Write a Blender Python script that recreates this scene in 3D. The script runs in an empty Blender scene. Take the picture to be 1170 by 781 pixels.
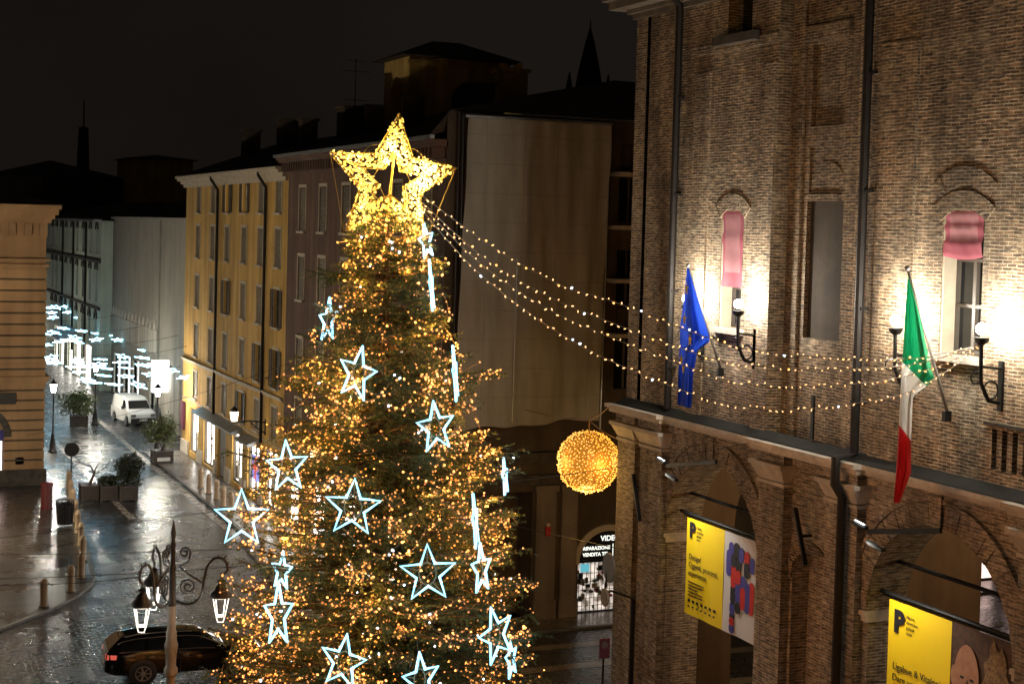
import bpy, bmesh, math, random
import numpy as np
from mathutils import Vector, Matrix, Euler
random.seed(7)
SC = bpy.context.scene
C = SC.collection
# ------------------------------------------------------------------ camera
F_PX, CAM_H = 1756.0, 13.5
_y, _t, _r = math.radians(23.64), math.radians(2.22), math.radians(1.565)
_F = Vector((math.sin(_y)*math.cos(_t), math.cos(_y)*math.cos(_t), -math.sin(_t)))
_R0 = Vector((math.cos(_y), -math.sin(_y), 0.0)); _U0 = _R0.cross(_F)
_R = _R0*math.cos(_r) + _U0*math.sin(_r); _U = -_R0*math.sin(_r) + _U0*math.cos(_r)
CAM = Vector((0, 0, CAM_H))
SHIFT = -0.0511
cd = bpy.data.cameras.new('camera'); cam = bpy.data.objects.new('camera', cd); C.objects.link(cam)
cam.matrix_world = Matrix(((_R.x, _U.x, -_F.x, 0), (_R.y, _U.y, -_F.y, 0), (_R.z, _U.z, -_F.z, CAM_H), (0, 0, 0, 1)))
cd.sensor_width = 36; cd.lens = F_PX/1170*36; cd.shift_y = SHIFT; cd.clip_end = 2000; cd.clip_start = 0.1
SC.camera = cam
# ------------------------------------------------------------------ night sky
w = bpy.data.worlds.new('World'); SC.world = w; w.use_nodes = True
nt = w.node_tree; nt.nodes.clear()
sky = nt.nodes.new('ShaderNodeTexSky'); sky.sky_type = 'NISHITA'; sky.sun_disc = False
sky.sun_elevation = math.radians(3); sky.sun_rotation = math.radians(200)
mx = nt.nodes.new('ShaderNodeMix'); mx.data_type = 'RGBA'; mx.blend_type = 'MIX'; mx.inputs[0].default_value = 0.97
nt.links.new(sky.outputs[0], mx.inputs[6]); mx.inputs[7].default_value = (1.0, 0.80, 0.70, 1)   # low cloud lit by the town
bg = nt.nodes.new('ShaderNodeBackground'); bg.inputs[1].default_value = 0.0066
wo = nt.nodes.new('ShaderNodeOutputWorld')
tcw = nt.nodes.new('ShaderNodeTexCoord'); cl_ = nt.nodes.new('ShaderNodeTexNoise'); cl_.inputs['Scale'].default_value = 3.2; cl_.inputs['Detail'].default_value = 5   # uneven cloud
nt.links.new(tcw.outputs['Generated'], cl_.inputs['Vector']); clr = nt.nodes.new('ShaderNodeMapRange'); clr.inputs[1].default_value = .3; clr.inputs[2].default_value = .7; clr.inputs[3].default_value = .7; clr.inputs[4].default_value = 1.45; nt.links.new(cl_.outputs[0], clr.inputs[0])
clm = nt.nodes.new('ShaderNodeVectorMath'); clm.operation = 'SCALE'; nt.links.new(mx.outputs[2], clm.inputs[0]); nt.links.new(clr.outputs[0], clm.inputs['Scale'])
nt.links.new(clm.outputs[0], bg.inputs[0]); nt.links.new(bg.outputs[0], wo.inputs[0])
SC.view_settings.view_transform = 'Standard'; SC.view_settings.look = 'None'
SC.view_settings.exposure = 0.0; SC.view_settings.gamma = 1.0; SC.view_settings.use_curve_mapping = False
SC.cycles.use_denoising = True; SC.cycles.sample_clamp_indirect = 3.0; SC.cycles.sample_clamp_direct = 0.0
SC.cycles.max_bounces = 6; SC.cycles.diffuse_bounces = 3; SC.cycles.glossy_bounces = 3; SC.cycles.transmission_bounces = 4
SC.cycles.caustics_reflective = False; SC.cycles.caustics_refractive = False; SC.cycles.use_light_tree = True

# ------------------------------------------------------------------ placing helpers: where a sight line meets a real plane
def ray(x, y): return _F + _R*((x-585)/F_PX) + _U*(-(y-(390.5+SHIFT*1170))/F_PX)
def on(x, y, a, v):
    r = ray(x, y); return CAM + r*((v-CAM[a])/r[a])
def PX(x, y, v): return on(x, y, 0, v)
def PY(x, y, v): return on(x, y, 1, v)
def PZ(x, y, v=0.0): return on(x, y, 2, v)
def PD(x, y, d): return CAM + ray(x, y)*d

# ------------------------------------------------------------------ materials
def newmat(name):
    m = bpy.data.materials.new(name); m.use_nodes = True
    return m, m.node_tree, m.node_tree.nodes['Principled BSDF']
def lin(*c): return (c[0], c[1], c[2], 1.0)
def mat(name, c1, c2=None, rough=.8, scale=1.5, metal=0., bump=.0, bscale=30., coord='Object', spec=.5, coat=0., r2=None, detail=6., stretch=None):
    m, t, b = newmat(name)
    b.inputs['Roughness'].default_value = rough; b.inputs['Metallic'].default_value = metal
    b.inputs['Specular IOR Level'].default_value = spec
    if coat: b.inputs['Coat Weight'].default_value = coat; b.inputs['Coat Roughness'].default_value = .08
    if c2 is None: c2 = tuple(v*.72 for v in c1)
    tc = t.nodes.new('ShaderNodeTexCoord')
    src = tc.outputs[coord]
    if stretch:
        mp = t.nodes.new('ShaderNodeMapping'); mp.inputs['Scale'].default_value = stretch
        t.links.new(src, mp.inputs[0]); src = mp.outputs[0]
    n = t.nodes.new('ShaderNodeTexNoise'); n.inputs['Scale'].default_value = scale; n.inputs['Detail'].default_value = detail; n.inputs['Roughness'].default_value = .65
    t.links.new(src, n.inputs['Vector'])
    r = t.nodes.new('ShaderNodeValToRGB'); r.color_ramp.elements[0].position = .33; r.color_ramp.elements[1].position = .68
    r.color_ramp.elements[0].color = lin(*c2); r.color_ramp.elements[1].color = lin(*c1)
    t.links.new(n.outputs[0], r.inputs[0]); t.links.new(r.outputs[0], b.inputs['Base Color'])
    if r2 is not None:
        mr = t.nodes.new('ShaderNodeMapRange'); mr.inputs[1].default_value = .35; mr.inputs[2].default_value = .65
        mr.inputs[3].default_value = r2; mr.inputs[4].default_value = rough
        t.links.new(n.outputs[0], mr.inputs[0]); t.links.new(mr.outputs[0], b.inputs['Roughness'])
    if bump:
        n2 = t.nodes.new('ShaderNodeTexNoise'); n2.inputs['Scale'].default_value = bscale; n2.inputs['Detail'].default_value = 4
        t.links.new(src, n2.inputs['Vector'])
        bp = t.nodes.new('ShaderNodeBump'); bp.inputs['Strength'].default_value = bump; bp.inputs['Distance'].default_value = .02
        t.links.new(n2.outputs[0], bp.inputs['Height']); t.links.new(bp.outputs[0], b.inputs['Normal'])
    return m
def emit(name, c, s, base=None, vary=0., vscale=3.):
    m, t, b = newmat(name)
    b.inputs['Base Color'].default_value = lin(*(base or (.6, .6, .6))); b.inputs['Roughness'].default_value = .4
    b.inputs['Emission Color'].default_value = lin(*c); b.inputs['Emission Strength'].default_value = s
    if vary:
        tc = t.nodes.new('ShaderNodeTexCoord'); v = t.nodes.new('ShaderNodeTexNoise'); v.inputs['Scale'].default_value = vscale; v.inputs['Detail'].default_value = 3
        t.links.new(tc.outputs['UV'], v.inputs['Vector'])
        mr = t.nodes.new('ShaderNodeMapRange'); mr.inputs[1].default_value = .38; mr.inputs[2].default_value = .62
        mr.inputs[3].default_value = s*(1-vary); mr.inputs[4].default_value = s
        t.links.new(v.outputs[0], mr.inputs[0]); t.links.new(mr.outputs[0], b.inputs['Emission Strength'])
    return m
def brick_mat(name, ca, cb, cm, stain=(.1, .08, .06), bw=.25, rh=.068, mortar=.011, bump=.75, stain_amt=.75, wob=.03):
    m, t, b = newmat(name); N = t.nodes.new; Lk = t.links.new
    tc = N('ShaderNodeTexCoord')
    wn = N('ShaderNodeTexNoise'); wn.inputs['Scale'].default_value = 2.2; wn.inputs['Detail'].default_value = 5
    Lk(tc.outputs['UV'], wn.inputs['Vector'])
    sb = N('ShaderNodeVectorMath'); sb.operation = 'SUBTRACT'; sb.inputs[1].default_value = (.5, .5, .5); Lk(wn.outputs[1], sb.inputs[0])
    sc = N('ShaderNodeVectorMath'); sc.operation = 'SCALE'; sc.inputs['Scale'].default_value = wob*2; Lk(sb.outputs[0], sc.inputs[0])
    ad = N('ShaderNodeVectorMath'); Lk(tc.outputs['UV'], ad.inputs[0]); Lk(sc.outputs[0], ad.inputs[1])
    br = N('ShaderNodeTexBrick'); br.inputs['Scale'].default_value = 1; br.inputs['Brick Width'].default_value = bw; br.inputs['Row Height'].default_value = rh
    br.inputs['Mortar Size'].default_value = mortar; br.inputs['Mortar Smooth'].default_value = .25; br.inputs['Bias'].default_value = -.1
    br.inputs['Color1'].default_value = lin(*ca); br.inputs['Color2'].default_value = lin(*cb); br.inputs['Mortar'].default_value = lin(*cm)
    Lk(ad.outputs[0], br.inputs['Vector'])
    # patchy wear: old repairs, soot, washed-out zones
    n1 = N('ShaderNodeTexNoise'); n1.inputs['Scale'].default_value = .55; n1.inputs['Detail'].default_value = 9; n1.inputs['Roughness'].default_value = .72; Lk(tc.outputs['UV'], n1.inputs['Vector'])
    mr = N('ShaderNodeMapRange'); mr.inputs[1].default_value = .42; mr.inputs[2].default_value = .66; mr.inputs[3].default_value = 0; mr.inputs[4].default_value = stain_amt; Lk(n1.outputs[0], mr.inputs[0])
    mx = N('ShaderNodeMix'); mx.data_type = 'RGBA'; mx.inputs[7].default_value = lin(*stain); Lk(mr.outputs[0], mx.inputs[0]); Lk(br.outputs[0], mx.inputs[6])
    # lime-washed patches and dark rain streaks
    n3 = N('ShaderNodeTexNoise'); n3.inputs['Scale'].default_value = 1.3; n3.inputs['Detail'].default_value = 7; n3.inputs['Roughness'].default_value = .68
    o3 = N('ShaderNodeVectorMath'); o3.inputs[1].default_value = (13.1, 7.7, 0); Lk(tc.outputs['UV'], o3.inputs[0]); Lk(o3.outputs[0], n3.inputs['Vector'])
    r3 = N('ShaderNodeMapRange'); r3.inputs[1].default_value = .52; r3.inputs[2].default_value = .70; r3.inputs[3].default_value = 0; r3.inputs[4].default_value = .6; Lk(n3.outputs[0], r3.inputs[0])
    x3 = N('ShaderNodeMix'); x3.data_type = 'RGBA'; x3.inputs[7].default_value = lin(*cm); Lk(r3.outputs[0], x3.inputs[0]); Lk(mx.outputs[2], x3.inputs[6])
    p4 = N('ShaderNodeMapping'); p4.inputs['Scale'].default_value = (1.1, .16, 1); Lk(tc.outputs['UV'], p4.inputs[0])
    n4 = N('ShaderNodeTexNoise'); n4.inputs['Scale'].default_value = 1.0; n4.inputs['Detail'].default_value = 7; n4.inputs['Roughness'].default_value = .6; Lk(p4.outputs[0], n4.inputs['Vector'])
    r4 = N('ShaderNodeMapRange'); r4.inputs[1].default_value = .36; r4.inputs[2].default_value = .60; r4.inputs[3].default_value = .5; r4.inputs[4].default_value = 1.12; Lk(n4.outputs[0], r4.inputs[0])
    h4 = N('ShaderNodeVectorMath'); h4.operation = 'SCALE'; Lk(x3.outputs[2], h4.inputs[0]); Lk(r4.outputs[0], h4.inputs['Scale'])
    mp = N('ShaderNodeMapping'); mp.inputs['Scale'].default_value = (4.0, 14.7, 1); Lk(tc.outputs['UV'], mp.inputs[0])
    n2 = N('ShaderNodeTexNoise'); n2.inputs['Scale'].default_value = 1.0; n2.inputs['Detail'].default_value = 2; Lk(mp.outputs[0], n2.inputs['Vector'])
    m2 = N('ShaderNodeMapRange'); m2.inputs[1].default_value = .3; m2.inputs[2].default_value = .7; m2.inputs[3].default_value = .38; m2.inputs[4].default_value = 1.58; Lk(n2.outputs[0], m2.inputs[0])
    hs = N('ShaderNodeVectorMath'); hs.operation = 'SCALE'; Lk(h4.outputs[0], hs.inputs[0]); Lk(m2.outputs[0], hs.inputs['Scale'])
    Lk(hs.outputs[0], b.inputs['Base Color']); b.inputs['Roughness'].default_value = .88
    iv = N('ShaderNodeMath'); iv.operation = 'SUBTRACT'; iv.inputs[0].default_value = 1; Lk(br.outputs[1], iv.inputs[1])
    am = N('ShaderNodeMath'); am.operation = 'MULTIPLY_ADD'; am.inputs[1].default_value = .7; Lk(n2.outputs[0], am.inputs[0]); Lk(iv.outputs[0], am.inputs[2])
    bp = N('ShaderNodeBump'); bp.inputs['Strength'].default_value = bump; bp.inputs['Distance'].default_value = .03; Lk(am.outputs[0], bp.inputs['Height']); Lk(bp.outputs[0], b.inputs['Normal'])
    return m
def cobble_mat(name, ca, cb, cm, bw=.36, rh=.2, rough=(.22, .31), bump=1.0, ang=0., spec=.5):
    m, t, b = newmat(name); N = t.nodes.new; Lk = t.links.new
    tc = N('ShaderNodeTexCoord'); mp = N('ShaderNodeMapping'); mp.inputs['Rotation'].default_value = (0, 0, ang); Lk(tc.outputs['Object'], mp.inputs[0])
    br = N('ShaderNodeTexBrick'); br.inputs['Scale'].default_value = 1; br.inputs['Brick Width'].default_value = bw; br.inputs['Row Height'].default_value = rh
    br.inputs['Mortar Size'].default_value = .022; br.inputs['Mortar Smooth'].default_value = .8
    br.inputs['Color1'].default_value = lin(*ca); br.inputs['Color2'].default_value = lin(*cb); br.inputs['Mortar'].default_value = lin(*cm)
    Lk(mp.outputs[0], br.inputs['Vector'])
    n1 = N('ShaderNodeTexNoise'); n1.inputs['Scale'].default_value = .35; n1.inputs['Detail'].default_value = 8; n1.inputs['Roughness'].default_value = .7; Lk(tc.outputs['Object'], n1.inputs['Vector'])
    ms = N('ShaderNodeMapRange'); ms.inputs[1].default_value = .3; ms.inputs[2].default_value = .7; ms.inputs[3].default_value = .75; ms.inputs[4].default_value = 1.25; Lk(n1.outputs[0], ms.inputs[0])
    hs = N('ShaderNodeVectorMath'); hs.operation = 'SCALE'; Lk(br.outputs[0], hs.inputs[0]); Lk(ms.outputs[0], hs.inputs['Scale']); Lk(hs.outputs[0], b.inputs['Base Color'])
    mr = N('ShaderNodeMapRange'); mr.inputs[1].default_value = .38; mr.inputs[2].default_value = .62; mr.inputs[3].default_value = rough[0]; mr.inputs[4].default_value = rough[1]; Lk(n1.outputs[0], mr.inputs[0])
    Lk(mr.outputs[0], b.inputs['Roughness']); b.inputs['Specular IOR Level'].default_value = spec
    n2 = N('ShaderNodeTexNoise'); n2.inputs['Scale'].default_value = 5.; n2.inputs['Detail'].default_value = 5; Lk(tc.outputs['Object'], n2.inputs['Vector'])
    iv = N('ShaderNodeMath'); iv.operation = 'SUBTRACT'; iv.inputs[0].default_value = 1; Lk(br.outputs[1], iv.inputs[1])
    am = N('ShaderNodeMath'); am.operation = 'MULTIPLY_ADD'; am.inputs[1].default_value = 1.2; Lk(n2.outputs[0], am.inputs[0]); Lk(iv.outputs[0], am.inputs[2])
    bp = N('ShaderNodeBump'); bp.inputs['Strength'].default_value = bump; bp.inputs['Distance'].default_value = .02; Lk(am.outputs[0], bp.inputs['Height']); Lk(bp.outputs[0], b.inputs['Normal'])
    return m
def stucco(name, c1, c2, streak=.5):
    """old plaster: broad blotches and faint vertical rain streaks"""
    m = mat(name, c1, c2, rough=.9, scale=.6, bump=.25, bscale=14, detail=9)
    t = m.node_tree; b = t.nodes['Principled BSDF']; lk = b.inputs['Base Color'].links[0]; src = lk.from_socket
    tc = t.nodes.new('ShaderNodeTexCoord'); mp = t.nodes.new('ShaderNodeMapping'); mp.inputs['Scale'].default_value = (1.6, 1.6, .12)
    t.links.new(tc.outputs['Object'], mp.inputs[0])
    n = t.nodes.new('ShaderNodeTexNoise'); n.inputs['Scale'].default_value = 1.2; n.inputs['Detail'].default_value = 6; t.links.new(mp.outputs[0], n.inputs['Vector'])
    mr = t.nodes.new('ShaderNodeMapRange'); mr.inputs[1].default_value = .35; mr.inputs[2].default_value = .65; mr.inputs[3].default_value = 1-streak*.6; mr.inputs[4].default_value = 1.08; t.links.new(n.outputs[0], mr.inputs[0])
    vm = t.nodes.new('ShaderNodeVectorMath'); vm.operation = 'SCALE'; t.links.new(src, vm.inputs[0]); t.links.new(mr.outputs[0], vm.inputs['Scale']); t.links.new(vm.outputs[0], b.inputs['Base Color'])
    return m
M = {}
M['brick'] = brick_mat('old_brick', (.30, .186, .10), (.085, .052, .031), (.50, .425, .30), mortar=.013)
M['brick_low'] = brick_mat('old_brick_grey', (.265, .205, .15), (.125, .095, .07), (.42, .365, .295), stain=(.34, .295, .24), stain_amt=.5)
M['stone'] = mat('worn_stone', (.60, .54, .46), (.38, .335, .28), rough=.85, scale=2.5, bump=.4, bscale=25)
M['stone_dark'] = mat('weathered_stone', (.085, .073, .06), (.03, .026, .022), rough=.9, scale=3, bump=.5)
M['wet_ledge'] = mat('wet_mossy_ledge', (.022, .022, .018), (.010, .010, .009), rough=.8, scale=4, spec=.2)
M['plaster_grey'] = stucco('grey_plaster', (.22, .18, .14), (.13, .11, .085))
M['niche_dark'] = stucco('dark_niche_plaster', (.085, .068, .05), (.045, .036, .027))  # darker plaster for the recessed wall panel
M['yellow'] = stucco('ochre_plaster', (.62, .40, .115), (.50, .30, .075))
M['yellow_pale'] = stucco('faded_plaster', (.50, .40, .24), (.38, .28, .14))
M['brown'] = stucco('brown_plaster', (.15, .085, .06), (.09, .052, .04))
M['beige'] = stucco('beige_plaster', (.32, .295, .24), (.265, .24, .195), .2)
M['pale'] = stucco('pale_plaster', (.50, .46, .38), (.40, .36, .29))
M['green'] = stucco('green_grey_plaster', (.50, .56, .46), (.40, .45, .37), .3)
M['orange'] = stucco('orange_plaster', (.36, .225, .11), (.28, .165, .08), .25)
M['ochre_dim'] = stucco('tower_plaster', (.62, .42, .13), (.46, .29, .085))
M['dirt'] = stucco('sooty_plaster', (.10, .075, .05), (.05, .037, .026))
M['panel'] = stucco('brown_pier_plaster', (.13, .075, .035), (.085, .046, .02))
M['tile'] = mat('old_roof_tiles', (.075, .05, .04), (.03, .022, .018), rough=.8, scale=5, bump=.8, bscale=9, stretch=(1, 4, 1))
M['cornice'] = mat('painted_cornice', (.52, .46, .36), (.38, .33, .25), rough=.8, scale=2)
M['shutter'] = mat('louvre_shutter', (.30, .27, .22), (.2, .18, .15), rough=.7, scale=4)
M['shutter_dark'] = mat('brown_shutter', (.10, .085, .07), (.06, .05, .04), rough=.7, scale=4)
M['frame'] = mat('window_frame', (.10, .085, .07), rough=.5)
M['glass'] = mat('dark_window_glass', (.012, .014, .016), (.006, .007, .008), rough=.06, spec=.8)
M['iron'] = mat('black_iron', (.006, .006, .006), (.003, .003, .003), rough=.45, metal=.0, spec=.4, scale=6)
M['zinc'] = mat('zinc_gutter', (.45, .48, .50), (.3, .32, .34), rough=.35, metal=.7, scale=3)
M['pipe'] = mat('copper_pipe', (.016, .013, .011), (.010, .008, .007), rough=.6, scale=5, spec=.25)
M['tarp'] = mat('scaffold_sheet', (.37, .355, .305), (.30, .285, .245), rough=.9, scale=2.2, bump=.6, bscale=60, stretch=(1.8, 1, .30))
M['paint_pole'] = mat('pole_paint', (.13, .12, .105), (.09, .082, .07), rough=.45, scale=4)
M['bark'] = mat('bark', (.07, .048, .03), (.03, .02, .013), rough=.9, scale=6, bump=.6)
M['needle'] = mat('fir_needles', (.080, .130, .048), (.032, .066, .027), rough=.55, scale=2.2, spec=.35)
M['leaf'] = mat('shrub_leaves', (.10, .12, .03), (.05, .07, .02), rough=.5, scale=5)
M['leaf_dark'] = mat('dark_leaves', (.03, .04, .02), (.015, .02, .01), rough=.5, scale=5)
M['wood_box'] = mat('planter_wood', (.055, .042, .034), (.03, .023, .018), rough=.6, scale=5)
M['bollard'] = mat('bollard_stone', (.42, .30, .19), (.30, .21, .13), rough=.55, scale=6)
M['carpaint'] = mat('black_car_paint', (.004, .004, .0045), (.004, .004, .0045), rough=.08, coat=.0, scale=1, spec=.28)
M['vanpaint'] = mat('white_van_paint', (.72, .72, .70), (.66, .66, .64), rough=.35, coat=.5, scale=1)
M['black_plastic'] = mat('black_plastic', (.014, .014, .014), rough=.5)
M['rubber'] = mat('tyre_rubber', (.015, .015, .015), rough=.8)
M['alloy'] = mat('alloy_wheel', (.42, .42, .42), rough=.35, metal=.8)
M['banner_y'] = mat('yellow_banner', (.88, .64, .012), (.85, .61, .01), rough=.6, scale=2)
M['banner_w'] = mat('white_banner', (.62, .60, .60), (.58, .56, .56), rough=.6, scale=2)
M['ink'] = mat('black_ink', (.015, .014, .02), rough=.6)
M['ink_red'] = mat('red_ink', (.55, .02, .015), (.5, .018, .013), rough=.6)
M['ink_blue'] = mat('blue_ink', (.06, .055, .30), (.05, .045, .26), rough=.6)
M['art_brown'] = mat('painted_brown', (.10, .05, .028), (.035, .018, .012), rough=.6, scale=9)
M['art_gold'] = mat('painted_straw', (.34, .22, .09), (.06, .035, .02), rough=.6, scale=14)
M['art_skin'] = mat('painted_skin', (.42, .23, .13), (.30, .14, .08), rough=.6, scale=5)
M['art_teal'] = mat('painted_teal', (.03, .22, .26), (.02, .14, .17), rough=.6, scale=6)
M['flag_blue'] = mat('blue_flag_cloth', (.012, .045, .38), (.010, .035, .30), rough=.75, scale=3)
M['flag_star'] = mat('yellow_flag_star', (.75, .55, .02), rough=.7)
M['flag_green'] = mat('green_flag_cloth', (.005, .22, .085), (.004, .18, .07), rough=.75, scale=3)
M['flag_white'] = mat('white_flag_cloth', (.70, .68, .64), (.64, .62, .58), rough=.75, scale=3)
M['flag_red'] = mat('red_flag_cloth', (.55, .015, .015), (.46, .012, .012), rough=.75, scale=3)
M['flagpole'] = mat('flagpole_metal', (.55, .52, .48), rough=.35, metal=.6)
M['curtain'] = mat('pink_blind', (.50, .14, .19), (.44, .11, .155), rough=.8, scale=2)
M['curtain_pale'] = mat('pale_pink_blind', (.56, .27, .29), (.50, .22, .25), rough=.8, scale=2)
M['red'] = mat('red_plastic', (.45, .02, .02), rough=.5)
M['darkred'] = mat('dark_red_paint', (.09, .012, .012), rough=.5)
M['sign_purple'] = mat('sign_face', (.13, .035, .065), (.10, .03, .05), rough=.5)
M['sign_grey'] = mat('sign_back', (.16, .155, .155), (.12, .115, .115), rough=.5)
M['black_sign'] = mat('black_shop_sign', (.01, .01, .011), rough=.4)
M['cable'] = mat('cable', (.012, .012, .012), rough=.6)
M['pale_cable'] = mat('pale_cable', (.30, .22, .14), rough=.6)
M['cobble'] = cobble_mat('wet_cobbles', (.048, .045, .043), (.026, .025, .025), (.013, .013, .013))
M['slab'] = cobble_mat('wet_paving_slabs', (.042, .037, .033), (.027, .024, .022), (.014, .013, .012), bw=.9, rh=.5, rough=(.22, .36), bump=.25, ang=.12)
M['slab_pale'] = cobble_mat('wet_pale_slabs', (.16, .14, .12), (.12, .105, .09), (.06, .05, .045), bw=1.1, rh=.55, rough=(.2, .34), bump=.2)
M['strip'] = mat('pale_stone_strip', (.30, .27, .24), (.2, .18, .16), rough=.35, scale=3, r2=.2)
M['kerb'] = mat('kerb_stone', (.10, .09, .08), (.06, .055, .05), rough=.45, scale=3)
M['lamp_white'] = emit('white_lamp_glass', (1, .95, .85), 30)
M['lamp_warm'] = emit('warm_lamp_glass', (1, .82, .55), 9)
M['lamp_edge'] = emit('lantern_frame_glow', (1, .93, .80), 2.0)  # lantern frame bars: light catching their edges put in as emission
M['neon'] = emit('white_neon_tube', (.26, .74, 1.0), 2.5)
M['neon_far'] = emit('street_neon_tube', (.30, .74, 1.0), 12.0)
M['bulb'] = emit('warm_bulb', (1, .33, .04), 2.3); M['bulb_dim'] = emit('bulb_halo_glow', (1, .30, .03), .62)  # second material: dim glow on half of each bulb, standing in for its halo
M['bulb_hot'] = emit('warm_bulb_bright', (1, .42, .09), 4.2)
M['bulb_white'] = emit('cool_bulb', (.7, .85, 1), 4.0)
M['bulb_gold'] = emit('gold_bulb', (1, .56, .07), 1.8)
M['bulb_amber'] = emit('amber_bulb', (1, .40, .04), 1.7)
M['string_bulb'] = emit('string_bulb', (1, .52, .20), 3.0)
M['gold_frame'] = mat('gold_wire_frame', (.70, .50, .14), (.55, .38, .1), rough=.4, metal=.5)
M['amber_net'] = mat('amber_wire_net', (.45, .25, .05), (.3, .16, .03), rough=.5)
M['shop'] = emit('lit_shop_window', (1, .95, .86), 10.0, vary=.5, vscale=2.2)
M['shop_cool'] = emit('cool_shop_window', (.85, .96, 1.0), 2.6, vary=.5, vscale=1.5)
M['shop_dim'] = emit('dim_shop_window', (1, .88, .78), 1.0, vary=.9, vscale=3.5)
M['shop_pink'] = emit('pink_shop_window', (1, .70, .62), 2.6, vary=.4, vscale=1.5)
M['room'] = emit('lit_room', (1, .70, .28), 1.1, vary=.3, vscale=1.)
M['sign_white'] = emit('backlit_sign', (.95, 1, 1), 3.0)
M['sign_text'] = emit('lit_sign_letters', (.95, 1, .92), 1.3)
M['sign_cyan'] = emit('lit_cyan_sign', (.02, .45, .6), .9)
M['screen_blue'] = emit('lit_poster_blue', (.12, .2, .9), 1.2)
M['screen_red'] = emit('lit_poster_red', (.9, .08, .06), 1.0)
M['headlight'] = emit('headlight', (1, 1, 1), 3.5)
M['taillight'] = emit('taillight', (1, .04, .02), .45)
M['plate'] = mat('number_plate', (.6, .6, .58), rough=.5)
M['string_cable'] = mat('string_light_cable', (.62, .50, .38), rough=.5)
def translucent_cloth(m, k=.55):
    """thin cloth: lamps behind it glow through"""
    t = m.node_tree; b = t.nodes['Principled BSDF']; out = t.nodes['Material Output']; tr = t.nodes.new('ShaderNodeBsdfTranslucent'); mxs = t.nodes.new('ShaderNodeMixShader'); mxs.inputs[0].default_value = k
    t.links.new(b.inputs['Base Color'].links[0].from_socket, tr.inputs[0]); t.links.new(b.outputs[0], mxs.inputs[1]); t.links.new(tr.outputs[0], mxs.inputs[2]); t.links.new(mxs.outputs[0], out.inputs[0])
for k_ in ('flag_blue', 'flag_green', 'flag_white', 'flag_red', 'curtain', 'curtain_pale'): translucent_cloth(M[k_], .45)
def sheet_seams(m):
    """lapped seams of the hanging sheet, about every 1.3 m across and 2 m down"""
    t = m.node_tree; b = t.nodes['Principled BSDF']; src = b.inputs['Base Color'].links[0].from_socket; N = t.nodes.new
    tc = N('ShaderNodeTexCoord'); se = N('ShaderNodeSeparateXYZ'); co = N('ShaderNodeCombineXYZ'); t.links.new(tc.outputs['Object'], se.inputs[0]); t.links.new(se.outputs[0], co.inputs[0]); t.links.new(se.outputs[2], co.inputs[1])
    br = N('ShaderNodeTexBrick'); br.offset = 0; br.inputs['Scale'].default_value = 1; br.inputs['Brick Width'].default_value = 1.32; br.inputs['Row Height'].default_value = .98; br.inputs['Mortar Size'].default_value = .025; br.inputs['Mortar Smooth'].default_value = .6
    br.inputs['Color1'].default_value = lin(1, 1, 1); br.inputs['Color2'].default_value = lin(.95, .95, .95); br.inputs['Mortar'].default_value = lin(.83, .83, .83); t.links.new(co.outputs[0], br.inputs['Vector'])
    ml = N('ShaderNodeMix'); ml.data_type = 'RGBA'; ml.blend_type = 'MULTIPLY'; ml.inputs[0].default_value = 1; t.links.new(src, ml.inputs[6]); t.links.new(br.outputs[0], ml.inputs[7]); t.links.new(ml.outputs[2], b.inputs['Base Color'])
sheet_seams(M['tarp'])
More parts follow.
